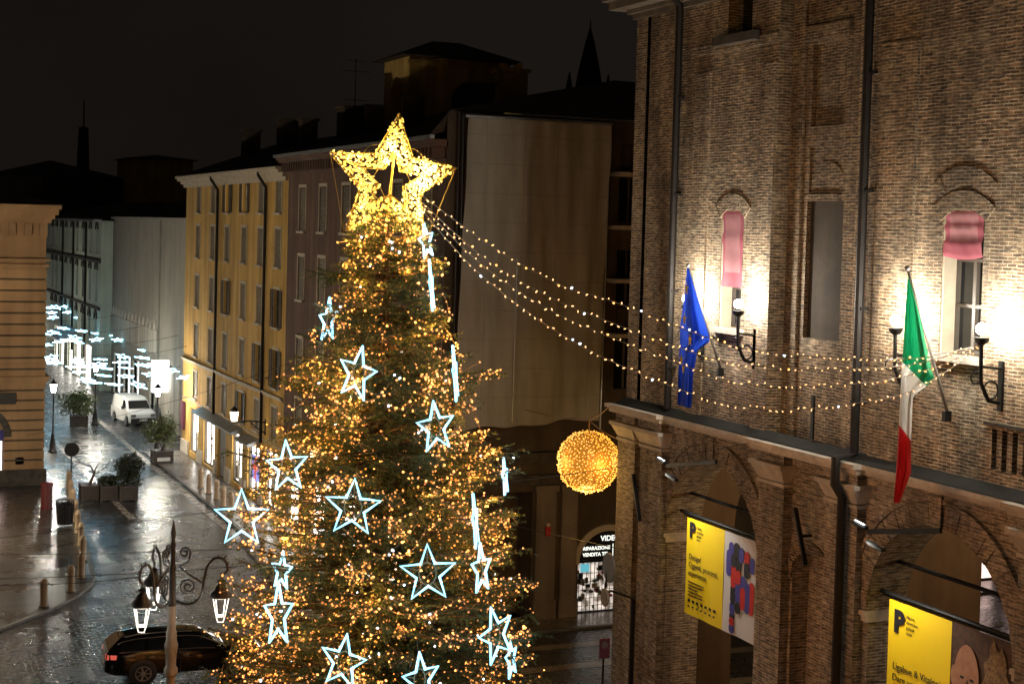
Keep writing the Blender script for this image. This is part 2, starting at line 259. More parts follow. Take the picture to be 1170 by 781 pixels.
# ------------------------------------------------------------------ mesh helper
class MB:
    def __init__(s): s.v = []; s.f = []; s.m = []
    def vs(s, pts):
        i = len(s.v); s.v.extend([tuple(p) for p in pts]); return i
    def poly(s, pts, mi=0):
        i = s.vs(pts); s.f.append(tuple(range(i, i+len(pts)))); s.m.append(mi)
    def box(s, x0, x1, y0, y1, z0, z1, mi=0):
        i = s.vs([(x, y, z) for z in (z0, z1) for y in (y0, y1) for x in (x0, x1)])
        for q in ((0, 2, 3, 1), (4, 5, 7, 6), (0, 1, 5, 4), (2, 6, 7, 3), (0, 4, 6, 2), (1, 3, 7, 5)):
            s.f.append(tuple(i+k for k in q)); s.m.append(mi)
    def hexa(s, a, b, mi=0):
        """two matching quads (bottom, top)"""
        i = s.vs(list(a)+list(b))
        for q in ((3, 2, 1, 0), (4, 5, 6, 7), (0, 1, 5, 4), (1, 2, 6, 5), (2, 3, 7, 6), (3, 0, 4, 7)):
            s.f.append(tuple(i+k for k in q)); s.m.append(mi)
    def bar(s, a, b, w, h=None, mi=0):
        a = Vector(a); b = Vector(b); d = (b-a).normalized(); h = h or w
        up = Vector((0, 0, 1)) if abs(d.z) < .95 else Vector((0, 1, 0))
        x = d.cross(up).normalized()*w/2; y = x.cross(d).normalized()*h/2
        s.hexa([a-x-y, a+x-y, a+x+y, a-x+y], [b-x-y, b+x-y, b+x+y, b-x+y], mi)
    def prism(s, a, off, mi=0):
        """polygon a extruded along off"""
        off = Vector(off); n = len(a); i = s.vs([Vector(p) for p in a]+[Vector(p)+off for p in a])
        s.f.append(tuple(range(i+n-1, i-1, -1))); s.f.append(tuple(range(i+n, i+2*n))); s.m += [mi, mi]
        for k in range(n):
            l = (k+1) % n; s.f.append((i+k, i+l, i+n+l, i+n+k)); s.m.append(mi)
    def tube(s, pts, r, n=6, closed=False, mi=0, cap=True):
        pts = [Vector(p) for p in pts]; L = len(pts)
        rr = r if hasattr(r, '__len__') else [r]*L
        base = []; px = None
        for k in range(L):
            if closed: d = pts[(k+1) % L]-pts[k-1]
            else: d = pts[min(k+1, L-1)]-pts[max(k-1, 0)]
            if d.length < 1e-9: d = Vector((0, 0, 1))
            d.normalize()
            if px is None: px = d.orthogonal().normalized()
            x = px-d*px.dot(d)
            if x.length < 1e-4: x = d.orthogonal()
            x.normalize(); px = x; y = d.cross(x)
            base.append(s.vs([pts[k]+(x*math.cos(2*math.pi*j/n)+y*math.sin(2*math.pi*j/n))*rr[k] for j in range(n)]))
        for k in range(L if closed else L-1):
            a = base[k]; b = base[(k+1) % L]
            for j in range(n):
                l = (j+1) % n; s.f.append((a+j, a+l, b+l, b+j)); s.m.append(mi)
        if not closed and cap:
            s.f.append(tuple(base[0]+j for j in range(n-1, -1, -1))); s.f.append(tuple(base[-1]+j for j in range(n))); s.m += [mi, mi]
    def lathe(s, prof, c=(0, 0, 0), n=16, mi=0):
        s.tube([(c[0], c[1], c[2]+z) for r, z in prof], [max(r, .0005) for r, z in prof], n, mi=mi)
    def sphere(s, c, r, n=12, m=8, mi=0, sq=1.):
        s.tube([(c[0], c[1], c[2]-r*sq*math.cos(math.pi*k/m)) for k in range(m+1)], [max(r*math.sin(math.pi*k/m), .0005) for k in range(m+1)], n, mi=mi)
    def build(s, name, mats, parent=None, smooth=False, world=True, bevel=0., seg=2):
        me = bpy.data.meshes.new(name); me.from_pydata(s.v, [], s.f)
        if not isinstance(mats, (list, tuple)): mats = [mats]
        for m in mats: me.materials.append(m)
        me.polygons.foreach_set('material_index', s.m)
        me.update()
        boxuv(me)
        if smooth is True: me.polygons.foreach_set('use_smooth', [True]*len(s.f))
        o = bpy.data.objects.new(name, me); C.objects.link(o)
        if bevel:
            b = o.modifiers.new('edges', 'BEVEL'); b.width = bevel; b.segments = seg; b.limit_method = 'ANGLE'; b.angle_limit = math.radians(30)
        if smooth == 'auto':
            me.polygons.foreach_set('use_smooth', [True]*len(s.f)); me.set_sharp_from_angle(angle=math.radians(38))
        if parent is not None: under(o, parent, world)
        return o
def boxuv(me):
    uv = me.uv_layers.new(name='UVMap')
    nl = len(me.loops); npoly = len(me.polygons)
    co = np.empty(len(me.vertices)*3); me.vertices.foreach_get('co', co); co = co.reshape(-1, 3)
    vi = np.empty(nl, int); me.loops.foreach_get('vertex_index', vi)
    nr = np.empty(npoly*3); me.polygons.foreach_get('normal', nr); nr = np.abs(nr.reshape(-1, 3))
    tot = np.empty(npoly, int); me.polygons.foreach_get('loop_total', tot)
    a = np.repeat(np.argmax(nr*np.array([1.0, 1.0, .8]), axis=1), tot)
    p = co[vi]; u = np.where(a == 0, p[:, 1], p[:, 0]); v = np.where(a == 2, p[:, 1], p[:, 2])
    out = np.empty(nl*2); out[0::2] = u; out[1::2] = v
    uv.data.foreach_set('uv', out)
def root_of(o):
    while o.parent is not None: o = o.parent
    return o
def under(o, parent, world=True):
    """world=True: mesh is in world metres, so cancel the parents' (unrotated) offset"""
    o.parent = parent
    if world:
        p = Vector((0, 0, 0)); q = parent
        while q is not None: p += Vector(q.location); q = q.parent
        o.location = -p
def tag(o, label, cat, group=None):
    o['label'] = label; o['category'] = cat
    if group: o['group'] = group
    return o
def thing(name, label, cat, loc=(0, 0, 0), rz=0., group=None):
    o = bpy.data.objects.new(name, None); C.objects.link(o); o.location = loc; o.rotation_euler = (0, 0, rz); o.empty_display_size = .2
    return tag(o, label, cat, group)
def kind(o, k): o['kind'] = k; return o
def copy_tree(o, parent=None):
    c = o.copy(); C.objects.link(c)
    if parent is not None: c.parent = parent
    for ch in list(o.children): copy_tree(ch, c)
    return c
PWR = 8.0
def lamp(loc, power, col, radius=.12, parent=None, world=True, name='lamp_light', spot=None):
    l = bpy.data.lights.new(name, 'POINT'); l.energy = power*PWR; l.color = col; l.shadow_soft_size = radius
    o = bpy.data.objects.new(name, l); C.objects.link(o); o.location = loc
    if parent is not None:
        o.parent = parent
        if world:
            p = Vector((0, 0, 0)); q = parent
            while q is not None: p += Vector(q.location); q = q.parent
            o.location = Vector(loc)-p
    return o
class Fr:
    """a facade frame: u along the wall, d outwards, z up"""
    def __init__(s, o, u, n): s.o = Vector(o); s.u = Vector(u); s.n = Vector(n)
    def p(s, u, z, d=0.): return s.o+s.u*u+s.n*d+Vector((0, 0, z))
    def box(s, mb, u0, u1, z0, z1, d0, d1, mi=0):
        mb.hexa([s.p(u0, z0, d0), s.p(u1, z0, d0), s.p(u1, z0, d1), s.p(u0, z0, d1)], [s.p(u0, z1, d0), s.p(u1, z1, d0), s.p(u1, z1, d1), s.p(u0, z1, d1)], mi)
    def wall(s, mb, u0, u1, z0, z1, holes=(), depth=.25, d=0., mi=0, rmi=None):
        us = sorted({u0, u1, *[h[0] for h in holes], *[h[1] for h in holes]}); zs = sorted({z0, z1, *[h[2] for h in holes], *[h[3] for h in holes]})
        us = [x for x in us if u0 <= x <= u1]; zs = [x for x in zs if z0 <= x <= z1]
        for a, b in zip(us, us[1:]):
            for c, e in zip(zs, zs[1:]):
                mu, mz = (a+b)/2, (c+e)/2
                if any(h[0] < mu < h[1] and h[2] < mz < h[3] for h in holes): continue
                mb.poly([s.p(a, c, d), s.p(b, c, d), s.p(b, e, d), s.p(a, e, d)], mi)
        r = mi if rmi is None else rmi
        for a, b, c, e in holes:
            i = d-depth
            mb.poly([s.p(a, c, d), s.p(a, e, d), s.p(a, e, i), s.p(a, c, i)], r); mb.poly([s.p(b, c, d), s.p(b, e, d), s.p(b, e, i), s.p(b, c, i)], r)
            mb.poly([s.p(a, e, d), s.p(b, e, d), s.p(b, e, i), s.p(a, e, i)], r); mb.poly([s.p(a, c, d), s.p(b, c, d), s.p(b, c, i), s.p(a, c, i)], r)
    def arch(s, mb, u0, u1, z0, z1, uc, r, zs, d0, d1, mi=0, n=20):
        if uc-r-u0 > 1e-4: s.box(mb, u0, uc-r, z0, z1, d0, d1, mi)
        else: mb.poly([s.p(u0, z0, d0), s.p(u0, zs, d0), s.p(u0, zs, d1), s.p(u0, z0, d1)], mi) if False else None
        if u1-uc-r > 1e-4: s.box(mb, uc+r, u1, z0, z1, d0, d1, mi)
        pt = [(uc-r*math.cos(math.pi*k/n), zs+r*math.sin(math.pi*k/n)) for k in range(n+1)]
        for (a, za), (b, zb) in zip(pt, pt[1:]):
            for d in (d0, d1): mb.poly([s.p(a, za, d), s.p(b, zb, d), s.p(b, z1, d), s.p(a, z1, d)], mi)
            mb.poly([s.p(a, za, d0), s.p(b, zb, d0), s.p(b, zb, d1), s.p(a, za, d1)], mi)
        mb.poly([s.p(uc-r, z1, d0), s.p(uc+r, z1, d0), s.p(uc+r, z1, d1), s.p(uc-r, z1, d1)], mi)
    def ring(s, mb, uc, zs, r0, r1, d0, d1, n=34, a0=0., a1=math.pi, gap=.12, jit=.012, mi=0):
        for k in range(n):
            t0 = a0+(a1-a0)*(k+gap/2)/n; t1 = a0+(a1-a0)*(k+1-gap/2)/n; dd = d1+random.uniform(-jit, jit)
            q = lambda d: [s.p(uc-r0*math.cos(t0), zs+r0*math.sin(t0), d), s.p(uc-r0*math.cos(t1), zs+r0*math.sin(t1), d), s.p(uc-r1*math.cos(t1), zs+r1*math.sin(t1), d), s.p(uc-r1*math.cos(t0), zs+r1*math.sin(t0), d)]
            mb.hexa(q(d0), q(dd), mi)
def text_mesh(name, s, size, m, mtx, parent, bold=.0, depth=.002, align='LEFT'):
    cu = bpy.data.curves.new('text', 'FONT'); cu.body = s; cu.size = size; cu.extrude = depth; cu.offset = bold; cu.align_x = align
    o = bpy.data.objects.new('text', cu); C.objects.link(o)
    dg = bpy.context.evaluated_depsgraph_get(); me = bpy.data.meshes.new_from_object(o.evaluated_get(dg)); bpy.data.objects.remove(o)
    me.transform(mtx); me.materials.clear(); me.materials.append(m); me.name = name
    ob = bpy.data.objects.new(name, me); C.objects.link(ob); under(ob, parent); return ob
def mtx_face_west(p): return Matrix(((0, 0, -1, p[0]), (-1, 0, 0, p[1]), (0, 1, 0, p[2]), (0, 0, 0, 1)))
def mtx_face_south(p): return Matrix(((1, 0, 0, p[0]), (0, 0, -1, p[1]), (0, 1, 0, p[2]), (0, 0, 0, 1)))
def np_mesh(name, V, Fc, mats, parent=None, mi=None, world=True, smooth=False):
    """V (n,3); Fc (m,k) faces of equal length"""
    me = bpy.data.meshes.new(name); V = np.asarray(V, np.float32); Fc = np.asarray(Fc, np.int32); k = Fc.shape[1]
    me.vertices.add(len(V)); me.vertices.foreach_set('co', V.ravel()); me.loops.add(Fc.size); me.loops.foreach_set('vertex_index', Fc.ravel())
    me.polygons.add(len(Fc)); me.polygons.foreach_set('loop_start', np.arange(0, Fc.size, k, dtype=np.int32))
    if not isinstance(mats, (list, tuple)): mats = [mats]
    for m in mats: me.materials.append(m)
    if mi is not None: me.polygons.foreach_set('material_index', np.asarray(mi, np.int32))
    if smooth: me.polygons.foreach_set('use_smooth', np.ones(len(Fc), bool))
    me.update(calc_edges=True); me.validate()
    o = bpy.data.objects.new(name, me); C.objects.link(o)
    if parent is not None: under(o, parent, world)
    return o
WEST = lambda x: Fr((x, 0, 0), (0, 1, 0), (-1, 0, 0))       # walls that face the street, u = world Y
SOUTH = lambda y: Fr((0, y, 0), (1, 0, 0), (0, -1, 0))      # walls that face the viewer, u = world X
# ================================================================== THE SETTING: square, street, pavements
mb = MB(); mb.poly([(-400, -60, 0), (400, -60, 0), (400, 500, 0), (-400, 500, 0)])
kind(mb.build('ground', M['cobble']), 'structure')
def slab(name, pts, h, m):
    b = MB(); b.prism([(x, y, -.05) for x, y in pts], (0, 0, h+.05)); kind(b.build(name, m), 'structure')
def kerb_line(name, pts, wd=.16, h=.1):
    b = MB()
    for (x0, y0), (x1, y1) in zip(pts, pts[1:]):
        b.bar((x0, y0, h/2-.02), (x1, y1, h/2-.02), wd, h+.04)
    kind(b.build(name, M['kerb'], bevel=.015), 'structure')
LK = [(-25, 44), (0, 47.5), (3, 50.1), (4.9, 52.06), (6.5, 53.95), (7.75, 55.77), (8.5, 57.4), (8.85, 58.9), (9.35, 64), (9.95, 71), (10.55, 79.7)]
slab('pavement', LK+[(-25, 79.7)], .07, M['slab']); kerb_line('kerb', LK, .2, .085)
RK = [(18.45, 89.9), (16.35, 89.9), (16.2, 66), (15.62, 62.2), (14.8, 51.7), (14.7, 49.5), (15.3, 47.6), (17, 46.45), (46, 46.45)]
slab('pavement', RK+[(46, 47.98), (18.45, 47.98)], .07, M['slab_pale']); kerb_line('kerb', RK[1:], .2, .085)
slab('pavement', [(10.55, 79.8), (11.1, 82), (11.3, 160), (9.6, 160), (9.6, 79.8)], .05, M['slab_pale'])
for nm, pts in (('drain_strip', [(12.2, 70), (12.0, 95), (12.6, 160)]), ('drain_strip', [(15.75, 64), (15.85, 90), (16.0, 103), (15.0, 160)])):
    b = MB()
    for (x0, y0), (x1, y1) in zip(pts, pts[1:]): b.hexa([(x0-.16, y0, -.02), (x0+.16, y0, -.02), (x1+.16, y1, -.02), (x1-.16, y1, -.02)], [(x0-.16, y0, .006), (x0+.16, y0, .006), (x1+.16, y1, .006), (x1-.16, y1, .006)])
    kind(b.build(nm, M['strip']), 'structure')
b = MB()
for y0 in (39.2, 42.2, 44.4):
    b.poly([(14.5, y0, .005), (46, y0, .005), (46, y0+.55, .005), (14.5, y0+.55, .005)])
kind(b.build('paving_bands', M['slab_pale']), 'structure')

# ================================================================== ordinary town buildings
def win_proto(w, h, shut, open_=False, lit=None, sill=True, wide=False):
    """returns a builder(parent, y, z): a window part with its shutters and sill; opening of w x h, local origin at sill centre, facing west"""
    def mk():
        f = MB(); f.box(.16, .2, -w/2, w/2, 0, h, 1)
        for y in (-w/2+.03, 0, w/2-.03): f.box(.12, .16, y-.03, y+.03, 0, h)
        for z in (.03, h*.5, h-.03): f.box(.118, .158, -w/2, w/2, z-.03, z+.03)
        o = f.build('window', [M['frame'], lit or M['glass']])
        for s in (-1, 1):
            b = MB()
            if open_: y0, y1 = (w/2+.02, w+.0) if s > 0 else (-w, -w/2-.02); x0, x1 = -.07, -.03
            else: y0, y1 = (.012, w/2) if s > 0 else (-w/2, -.012); x0, x1 = .03, .07
            b.box(x0, x1, y0, y0+.05, 0, h); b.box(x0, x1, y1-.05, y1, 0, h)
            for z in (0, h*.5-.03, h-.06): b.box(x0+.002, x1-.002, y0+.05, y1-.05, z, z+.06)
            nsl = max(8, int(h/.11))
            for k in range(nsl):
                z = .06+(h-.12)*k/nsl
                b.hexa([(x0+.004, y0+.05, z), (x0+.004, y1-.05, z), (x0+.016, y1-.05, z), (x0+.016, y0+.05, z)], [(x1-.016, y0+.05, z+.075), (x1-.016, y1-.05, z+.075), (x1-.004, y1-.05, z+.075), (x1-.004, y0+.05, z+.075)])
            b.build('shutter', shut, o, world=False)
        if sill:
            b = MB(); b.box(-.12, .2, -w/2-.1, w/2+.1, -.1, -.003); b.build('sill', M['stone'], o, world=False)
            b = MB(); b.box(-.035, .1, -w/2-.09, -w/2-.002, 0, h+.12); b.box(-.035, .1, w/2+.002, w/2+.09, 0, h+.12); b.box(-.036, .1, -w/2-.09, w/2+.09, h+.002, h+.13); b.build('surround', M['cornice'], o, world=False)
        return o
    st = {}
    def place(parent, x, y, z):
        if 'o' not in st: o = st['o'] = mk(); o.parent = parent
        else: o = copy_tree(st['o'], parent)
        o.location = Vector((x, y, z))-parent.location
        return o
    return place
def gable_roof(b, x0, x1, y0, y1, z, rise, over=.5, mi=0, hip=0.):
    x0 -= over; x1 += over; y0 -= over; y1 += over; xm = (x0+x1)/2
    A = [(x0, y0, z), (x1, y0, z), (x1, y1, z), (x0, y1, z)]; r0 = (xm, y0+hip, z+rise); r1 = (xm, y1-hip, z+rise)
    b.poly([A[0], r0, r1, A[3]], mi); b.poly([A[1], A[2], r1, r0], mi); b.poly([A[0], A[1], r0], mi); b.poly([A[3], r1, A[2]], mi); b.poly([A[3], A[2], A[1], A[0]], mi)
def hip_roof(b, x0, x1, y0, y1, z, rise, over=.5, mi=0):
    """ridge along the longer side"""
    x0 -= over; x1 += over; y0 -= over; y1 += over
    if x1-x0 > y1-y0: k = (y1-y0)/2; r0 = (x0+k, (y0+y1)/2, z+rise); r1 = (x1-k, (y0+y1)/2, z+rise)
    else: k = (x1-x0)/2; r0 = ((x0+x1)/2, y0+k, z+rise); r1 = ((x0+x1)/2, y1-k, z+rise)
    A = [(x0, y0, z), (x1, y0, z), (x1, y1, z), (x0, y1, z)]
    if x1-x0 > y1-y0: b.poly([A[0], A[1], r1, r0], mi); b.poly([A[1], A[2], r1], mi); b.poly([A[2], A[3], r0, r1], mi); b.poly([A[3], A[0], r0], mi)
    else: b.poly([A[0], A[1], r0], mi); b.poly([A[1], A[2], r1, r0], mi); b.poly([A[2], A[3], r1], mi); b.poly([A[3], A[0], r0, r1], mi)
    b.poly(A[::-1], mi)
def closed_box(b, x0, x1, y0, y1, z1, skip='w', mi=0):
    if 'w' not in skip: b.poly([(x0, y0, 0), (x0, y1, 0), (x0, y1, z1), (x0, y0, z1)], mi)
    if 'e' not in skip: b.poly([(x1, y0, 0), (x1, y1, 0), (x1, y1, z1), (x1, y0, z1)], mi)
    if 's' not in skip: b.poly([(x0, y0, 0), (x1, y0, 0), (x1, y0, z1), (x0, y0, z1)], mi)
    if 'n' not in skip: b.poly([(x0, y1, 0), (x1, y1, 0), (x1, y1, z1), (x0, y1, z1)], mi)
def cornice_west(b, x, y0, y1, z, steps, mi=0, south=False, sx1=None):
    for k, (dz0, dz1, d) in enumerate(steps):
        b.box(x-d, x+.05, y0-(d if south else 0), y1, z+dz0, z+dz1-.002, mi)

# ---- ochre house on the street
yb = thing('apartment_house', 'ochre yellow plastered apartment house with shuttered windows above lit shops', 'building', (18.5, 79, 0))
W = WEST(18.5); b = MB()
cols = [86.6, 82.9, 79.5, 75.8, 72.55, 69.3]; w0 = 1.0
rows = [(14.0, 1.45), (11.5, 1.75), (8.7, 1.8), (5.9, 1.8), (3.5, 1.5)]
holes = [(y-w0/2, y+w0/2, z, z+h) for y in cols for z, h in rows]
shops = [(85.7, 87.9, .35, 2.85, 'shop'), (81.55, 84.3, .2, 2.85, 'shop'), (78.9, 80.7, .02, 2.8, 'shutter'), (75.35, 77.5, .3, 2.85, 'shop'), (71.9, 74.2, .3, 2.7, 'poster'), (68.6, 70.9, .2, 2.9, 'shop')]
holes += [s[:4] for s in shops]
W.wall(b, 67.7, 90.0, 0, 15.7, [h for h in holes if h[3] > 5.5], .2, mi=0) if False else None
lo = [h for h in holes if h[2] < 5.4]; hi = [h for h in holes if h[2] > 5.4]
W.wall(b, 67.7, 90.0, 0, 5.45, lo, .2); W.wall(b, 67.7, 90.0, 5.45, 15.7, hi, .2)
closed_box(b, 18.5, 29, 67.7, 90.0, 15.7)
b.build('wall', M['yellow'], yb)
b = MB(); cornice_west(b, 18.5, 67.75, 90.4, 15.45, [(0, .18, .12), (.18, .36, .28), (.36, .5, .5), (.5, .62, .62)]); b.build('cornice', M['cornice'], yb)
b = MB(); cornice_west(b, 18.5, 67.75, 90.1, 5.4, [(0, .1, .1), (.1, .2, .18)]); cornice_west(b, 18.5, 67.75, 90.0, 3.22, [(0, .07, .05)]); b.build('string_course', M['cornice'], yb)
for y0, y1 in ((67.75, 68.5), (71.0, 71.8), (74.3, 75.25), (77.6, 78.8), (80.8, 81.45), (84.4, 85.6), (88.0, 90)):
    b = MB(); b.box(18.4, 18.499, y0, y1, 0, .8); b.build('plinth', M['stone'], yb)
b = MB(); gable_roof(b, 18.5, 29, 67.7, 90.0, 16.08, 2.1, .55); rf = b.build('roof', M['tile'], yb)
for cx, cy, s, h in ((21.5, 87, .9, 1.5), (22.5, 82.5, 1.1, 1.9), (22.0, 77.0, .8, 1.6), (23.0, 72.5, 1.3, 2.0)):
    c = MB(); c.box(cx-s/2, cx+s/2, cy-s/2, cy+s/2, 16.3, 17.2+h); c.box(cx-s/2-.1, cx+s/2+.1, cy-s/2-.1, cy+s/2+.1, 17.2+h, 17.32+h); c.build('chimney', M['dirt'], rf)
pc = win_proto(w0, 1.75, M['shutter']); p1 = win_proto(w0, 1.45, M['shutter']); po = win_proto(w0, 1.75, M['shutter_dark'], True); pl = win_proto(w0, 1.45, M['shutter_dark'], True, M['room']); p5 = win_proto(w0, 1.5, M['shutter']); p5o = win_proto(w0, 1.5, M['shutter_dark'], True)
for i, y in enumerate(cols):
    for j, (z, h) in enumerate(rows):
        p = pc
        if j == 0: p = pl if i in (2, 3) else p1
        elif j == 4: p = p5o if i == 3 else p5
        elif (i, j) in ((2, 2), (4, 3), (5, 3), (5, 2)): p = po
        p(yb, 18.5, y, z)
for y in (81.4, 71.3):
    b = MB(); b.tube([(18.0, y, 15.9), (18.0, y, 15.75), (18.38, y, 15.2), (18.38, y, 14.8), (18.38, y, 3.1)], .075, 8); b.build('downpipe', M['pipe'], yb, True)
for y0, y1, z0, z1, k in shops:
    f = MB()
    for yy in (y0+.04, y1-.04, (y0+y1)/2): f.box(18.6, 18.68, yy-.035, yy+.035, z0, z1)
    f.box(18.598, 18.682, y0, y1, z1-.08, z1); f.box(18.598, 18.682, y0, y1, z0, z0+.1)
    sf = f.build('shop_front', M['frame'], yb)
    g = MB()
    if k == 'shutter':
        for q in range(22): g.box(18.6, 18.66-.03*(q % 2), y0+.08, y1-.08, z0+.1+q*(z1-z0-.2)/22, z0+.1+(q+1)*(z1-z0-.2)/22-.005)
        g.build('roller_shutter', M['zinc'], sf)
    else:
        g.box(18.74, 18.76, y0+.05, y1-.05, z0+.06, z1-.05); g.build('pane', M['shop'], sf)
        d = MB()   # goods and stands in the window
        for q in range(5):
            yy = random.uniform(y0+.25, y1-.25); hh = random.uniform(.5, 1.5)
            d.box(18.70, 18.73, yy-.09, yy+.09, z0+.12, z0+.12+hh); d.sphere((18.71, yy, z0+.2+hh), .1, 8, 6)
        d.build('window_display', M['beige'], sf)
        if k == 'poster':
            d = MB(); d.box(18.62, 18.69, 72.4, 73.7, 1.0, 2.2); d.build('poster_screen', M['screen_blue'], sf); d = MB(); d.box(18.605, 18.615, 72.9, 73.3, 1.05, 2.05); d.box(18.605, 18.615, 72.55, 73.65, 1.5, 1.75); d.build('poster_figure', M['screen_red'], sf)
for y0, y1, z in ((75.2, 84.5, 2.95), (71.8, 74.4, 2.82)):
    b = MB(); b.hexa([(17.85, y0, z), (18.46, y0, z+.02), (18.46, y1, z+.02), (17.85, y1, z)], [(17.85, y0, z+.1), (18.46, y0, z+.32), (18.46, y1, z+.32), (17.85, y1, z+.1)]); b.build('awning', M['zinc'], yb)
b = MB(); b.box(18.3, 18.45, 89.0, 89.6, 1.4, 3.0); b.build('notice_board', M['sign_purple'], yb)

# ---- brown corner block: street face plain with shutters, square face behind the hanging sheet
cb = thing('corner_building', 'dark brown corner building with dentilled cornice behind the lit tree', 'building', (18.5, 58, 0))
S = SOUTH(48.0); b = MB()
cols = [65.3, 62.2, 59.0, 55.9, 52.8, 49.8]; rows = [(13.2, 1.85), (10.2, 1.9), (6.6, 2.1), (3.9, 1.6)]
holes = [(y-.5, y+.5, z, z+h) for y in cols for z, h in rows]; sh2 = [(61.0, 63.4, .2, 3.0), (56.8, 59.4, .2, 3.0), (52.0, 55.0, .2, 3.0), (65.0, 67.0, .2, 3.0)]
W.wall(b, 48.0, 67.68, 0, 16.4, holes+sh2, .2)
closed_box(b, 18.5, 46, 48.0, 67.68, 16.4, 'ws')
b.build('wall', M['brown'], cb)
b = MB(); cornice_west(b, 18.5, 48.0, 67.68, 15.7, [(0, .12, .1), (.5, .62, .5), (.62, .75, .62)])
for k in range(52): y = 48.1+k*.375; b.box(18.05, 18.48, y, y+.16, 15.83, 16.18)
b.build('cornice', M['brown'], cb)
b = MB(); b.box(17.74, 17.9, 47.6, 67.68, 16.44, 16.56); b.build('gutter', M['zinc'], cb)
b = MB(); b.poly([(17.8, 47.95, 16.52), (17.8, 67.7, 16.52), (27, 67.7, 19.3), (27, 52.5, 19.3)]); b.poly([(17.8, 47.95, 16.52), (27, 52.5, 19.3), (18.6, 47.95, 17.45)]); b.poly([(18.6, 47.95, 17.45), (27, 52.5, 19.3), (46, 52.5, 19.0), (46, 47.95, 17.45)]); b.poly([(27, 52.5, 19.3), (27, 67.7, 19.3), (46, 67.7, 16.5), (46, 52.5, 19.0)]); b.poly([(17.8, 67.7, 16.5), (27, 67.7, 19.3), (46, 67.7, 16.5)])
rf = b.build('roof', M['tile'], cb)
c = MB(); c.box(26.2, 27.4, 61.5, 62.6, 18.6, 20.35); c.box(26.1, 27.5, 61.4, 62.7, 20.35, 20.5); c.box(26.3, 26.6, 61.9, 62.2, 20.5, 20.75); c.box(27.0, 27.3, 61.9, 62.2, 20.5, 20.75); c.build('chimney', M['ochre_dim'], rf)
for cx, cy, z in ((21.8, 60.5, 18.9), (23.9, 58.0, 19.3), (21.4, 64.5, 18.7)):
    c = MB(); c.box(cx-.35, cx+.35, cy-.35, cy+.35, 17, z); c.box(cx-.43, cx+.43, cy-.43, cy+.43, z, z+.1); c.build('chimney', M['dirt'], rf)
pb = win_proto(1.0, 1.9, M['shutter'])
for i, y in enumerate(cols):
    for z, h in rows: pb(cb, 18.5, y, z)
for y0, y1, z0, z1 in sh2:
    f = MB(); f.box(18.6, 18.68, y0, y0+.07, z0, z1); f.box(18.6, 18.68, y1-.07, y1, z0, z1); f.box(18.598, 18.682, y0, y1, z1-.4, z1-.3); sf = f.build('shop_front', M['frame'], cb)
    g = MB(); g.box(18.74, 18.76, y0+.05, y1-.05, z0+.06, z1-.05); g.build('pane', M['shop'], sf)
# square face
b = MB(); hs = [(19.4, 22.0, .0, 4.5), (29.5, 31.5, 0, 2.6), (34, 36.5, 0, 3.0), (40.7, 42.5, .1, 1.9), (43.2, 45, .1, 1.9)]
ups = [(x, x+1.0, z, z+1.9) for x in (25.0, 28.2, 31.4, 34.6, 37.8, 41, 44) for z in (13.9, 11.0, 8.0)]
S.wall(b, 18.5, 23.75, 0, 6.9, hs, 1.2, mi=0); S.arch(b, 23.75, 26.2, 0, 6.9, 24.97, 1.14, 1.85, -.8, 0); S.wall(b, 26.2, 46, 0, 6.9, hs[1:], .3); S.wall(b, 18.5, 46, 6.9, 17.4, ups, .3)
b.box(19.35, 22.05, 49.3, 49.5, 0, 4.6)
b.build('square_wall', M['dirt'], cb)
for x0, x1 in ((18.55, 19.3), (22.1, 22.85), (23.08, 23.68), (26.3, 26.9), (28.4, 29.0)):
    pier = MB(); S.box(pier, x0, x1, 0, 4.7, .002, .16); S.box(pier, x0-.06, x1+.06, 0, .7, .003, .22); S.box(pier, x0-.07, x1+.07, 4.5, 4.72, .003, .24); pier.build('pilaster', M['plaster_grey'], cb)
b = MB()
for z0, z1, d in ((4.75, 4.95, .12), (4.95, 5.1, .2), (5.45, 5.6, .2), (5.6, 5.75, .32), (5.75, 5.9, .42)): S.box(b, 18.45, 46, z0, z1-.002, .002, d)
b.build('entablature', M['stone_dark'], cb)
b = MB(); S.ring(b, 24.97, 1.85, 1.14, 1.36, .002, .06, 20, gap=.02, jit=0); b.build('arch_trim', M['cornice'], cb)
for z in (15.6, 13.75, 11.9, 10.0):
    b = MB(); S.box(b, 24.6, 46, z-.14, z, .003, .85); bal = b.build('balcony', M['stone'], cb)
    r = MB()
    for k in range(60): x = 24.65+k*.35; r.tube([S.p(x, z, .8), S.p(x, z+.9, .8)], .014, 4)
    r.tube([S.p(24.6, z+.92, .8), S.p(46, z+.92, .8)], .025, 5); r.build('railing', M['iron'], bal)
pw = win_proto(1.0, 1.9, M['shutter_dark'])
for x0, x1, z0, z1 in ups:
    f = MB(); S.box(f, x0, x1, z0, z1, -.3, -.26, 1); S.box(f, (x0+x1)/2-.03, (x0+x1)/2+.03, z0, z1, -.26, -.2); S.box(f, x0, x0+.06, z0, z1, -.26, -.2); S.box(f, x1-.06, x1, z0, z1, -.26, -.2); f.build('window', [M['frame'], M['glass']], cb)
for x0, x1 in ((40.7, 42.5), (43.2, 45)):
    f = MB(); S.box(f, x0, x0+.06, .1, 1.9, -.25, -.2); S.box(f, (x0+x1)/2-.04, (x0+x1)/2+.04, .1, 1.9, -.25, -.2); S.box(f, x0, x1, 1.82, 1.9, -.249, -.199); sf = f.build('shop_front', M['frame'], cb)
    g = MB(); S.box(g, x0, x1, .1, 1.9, -.3, -.27); g.build('pane', M['shop_pink'], sf)
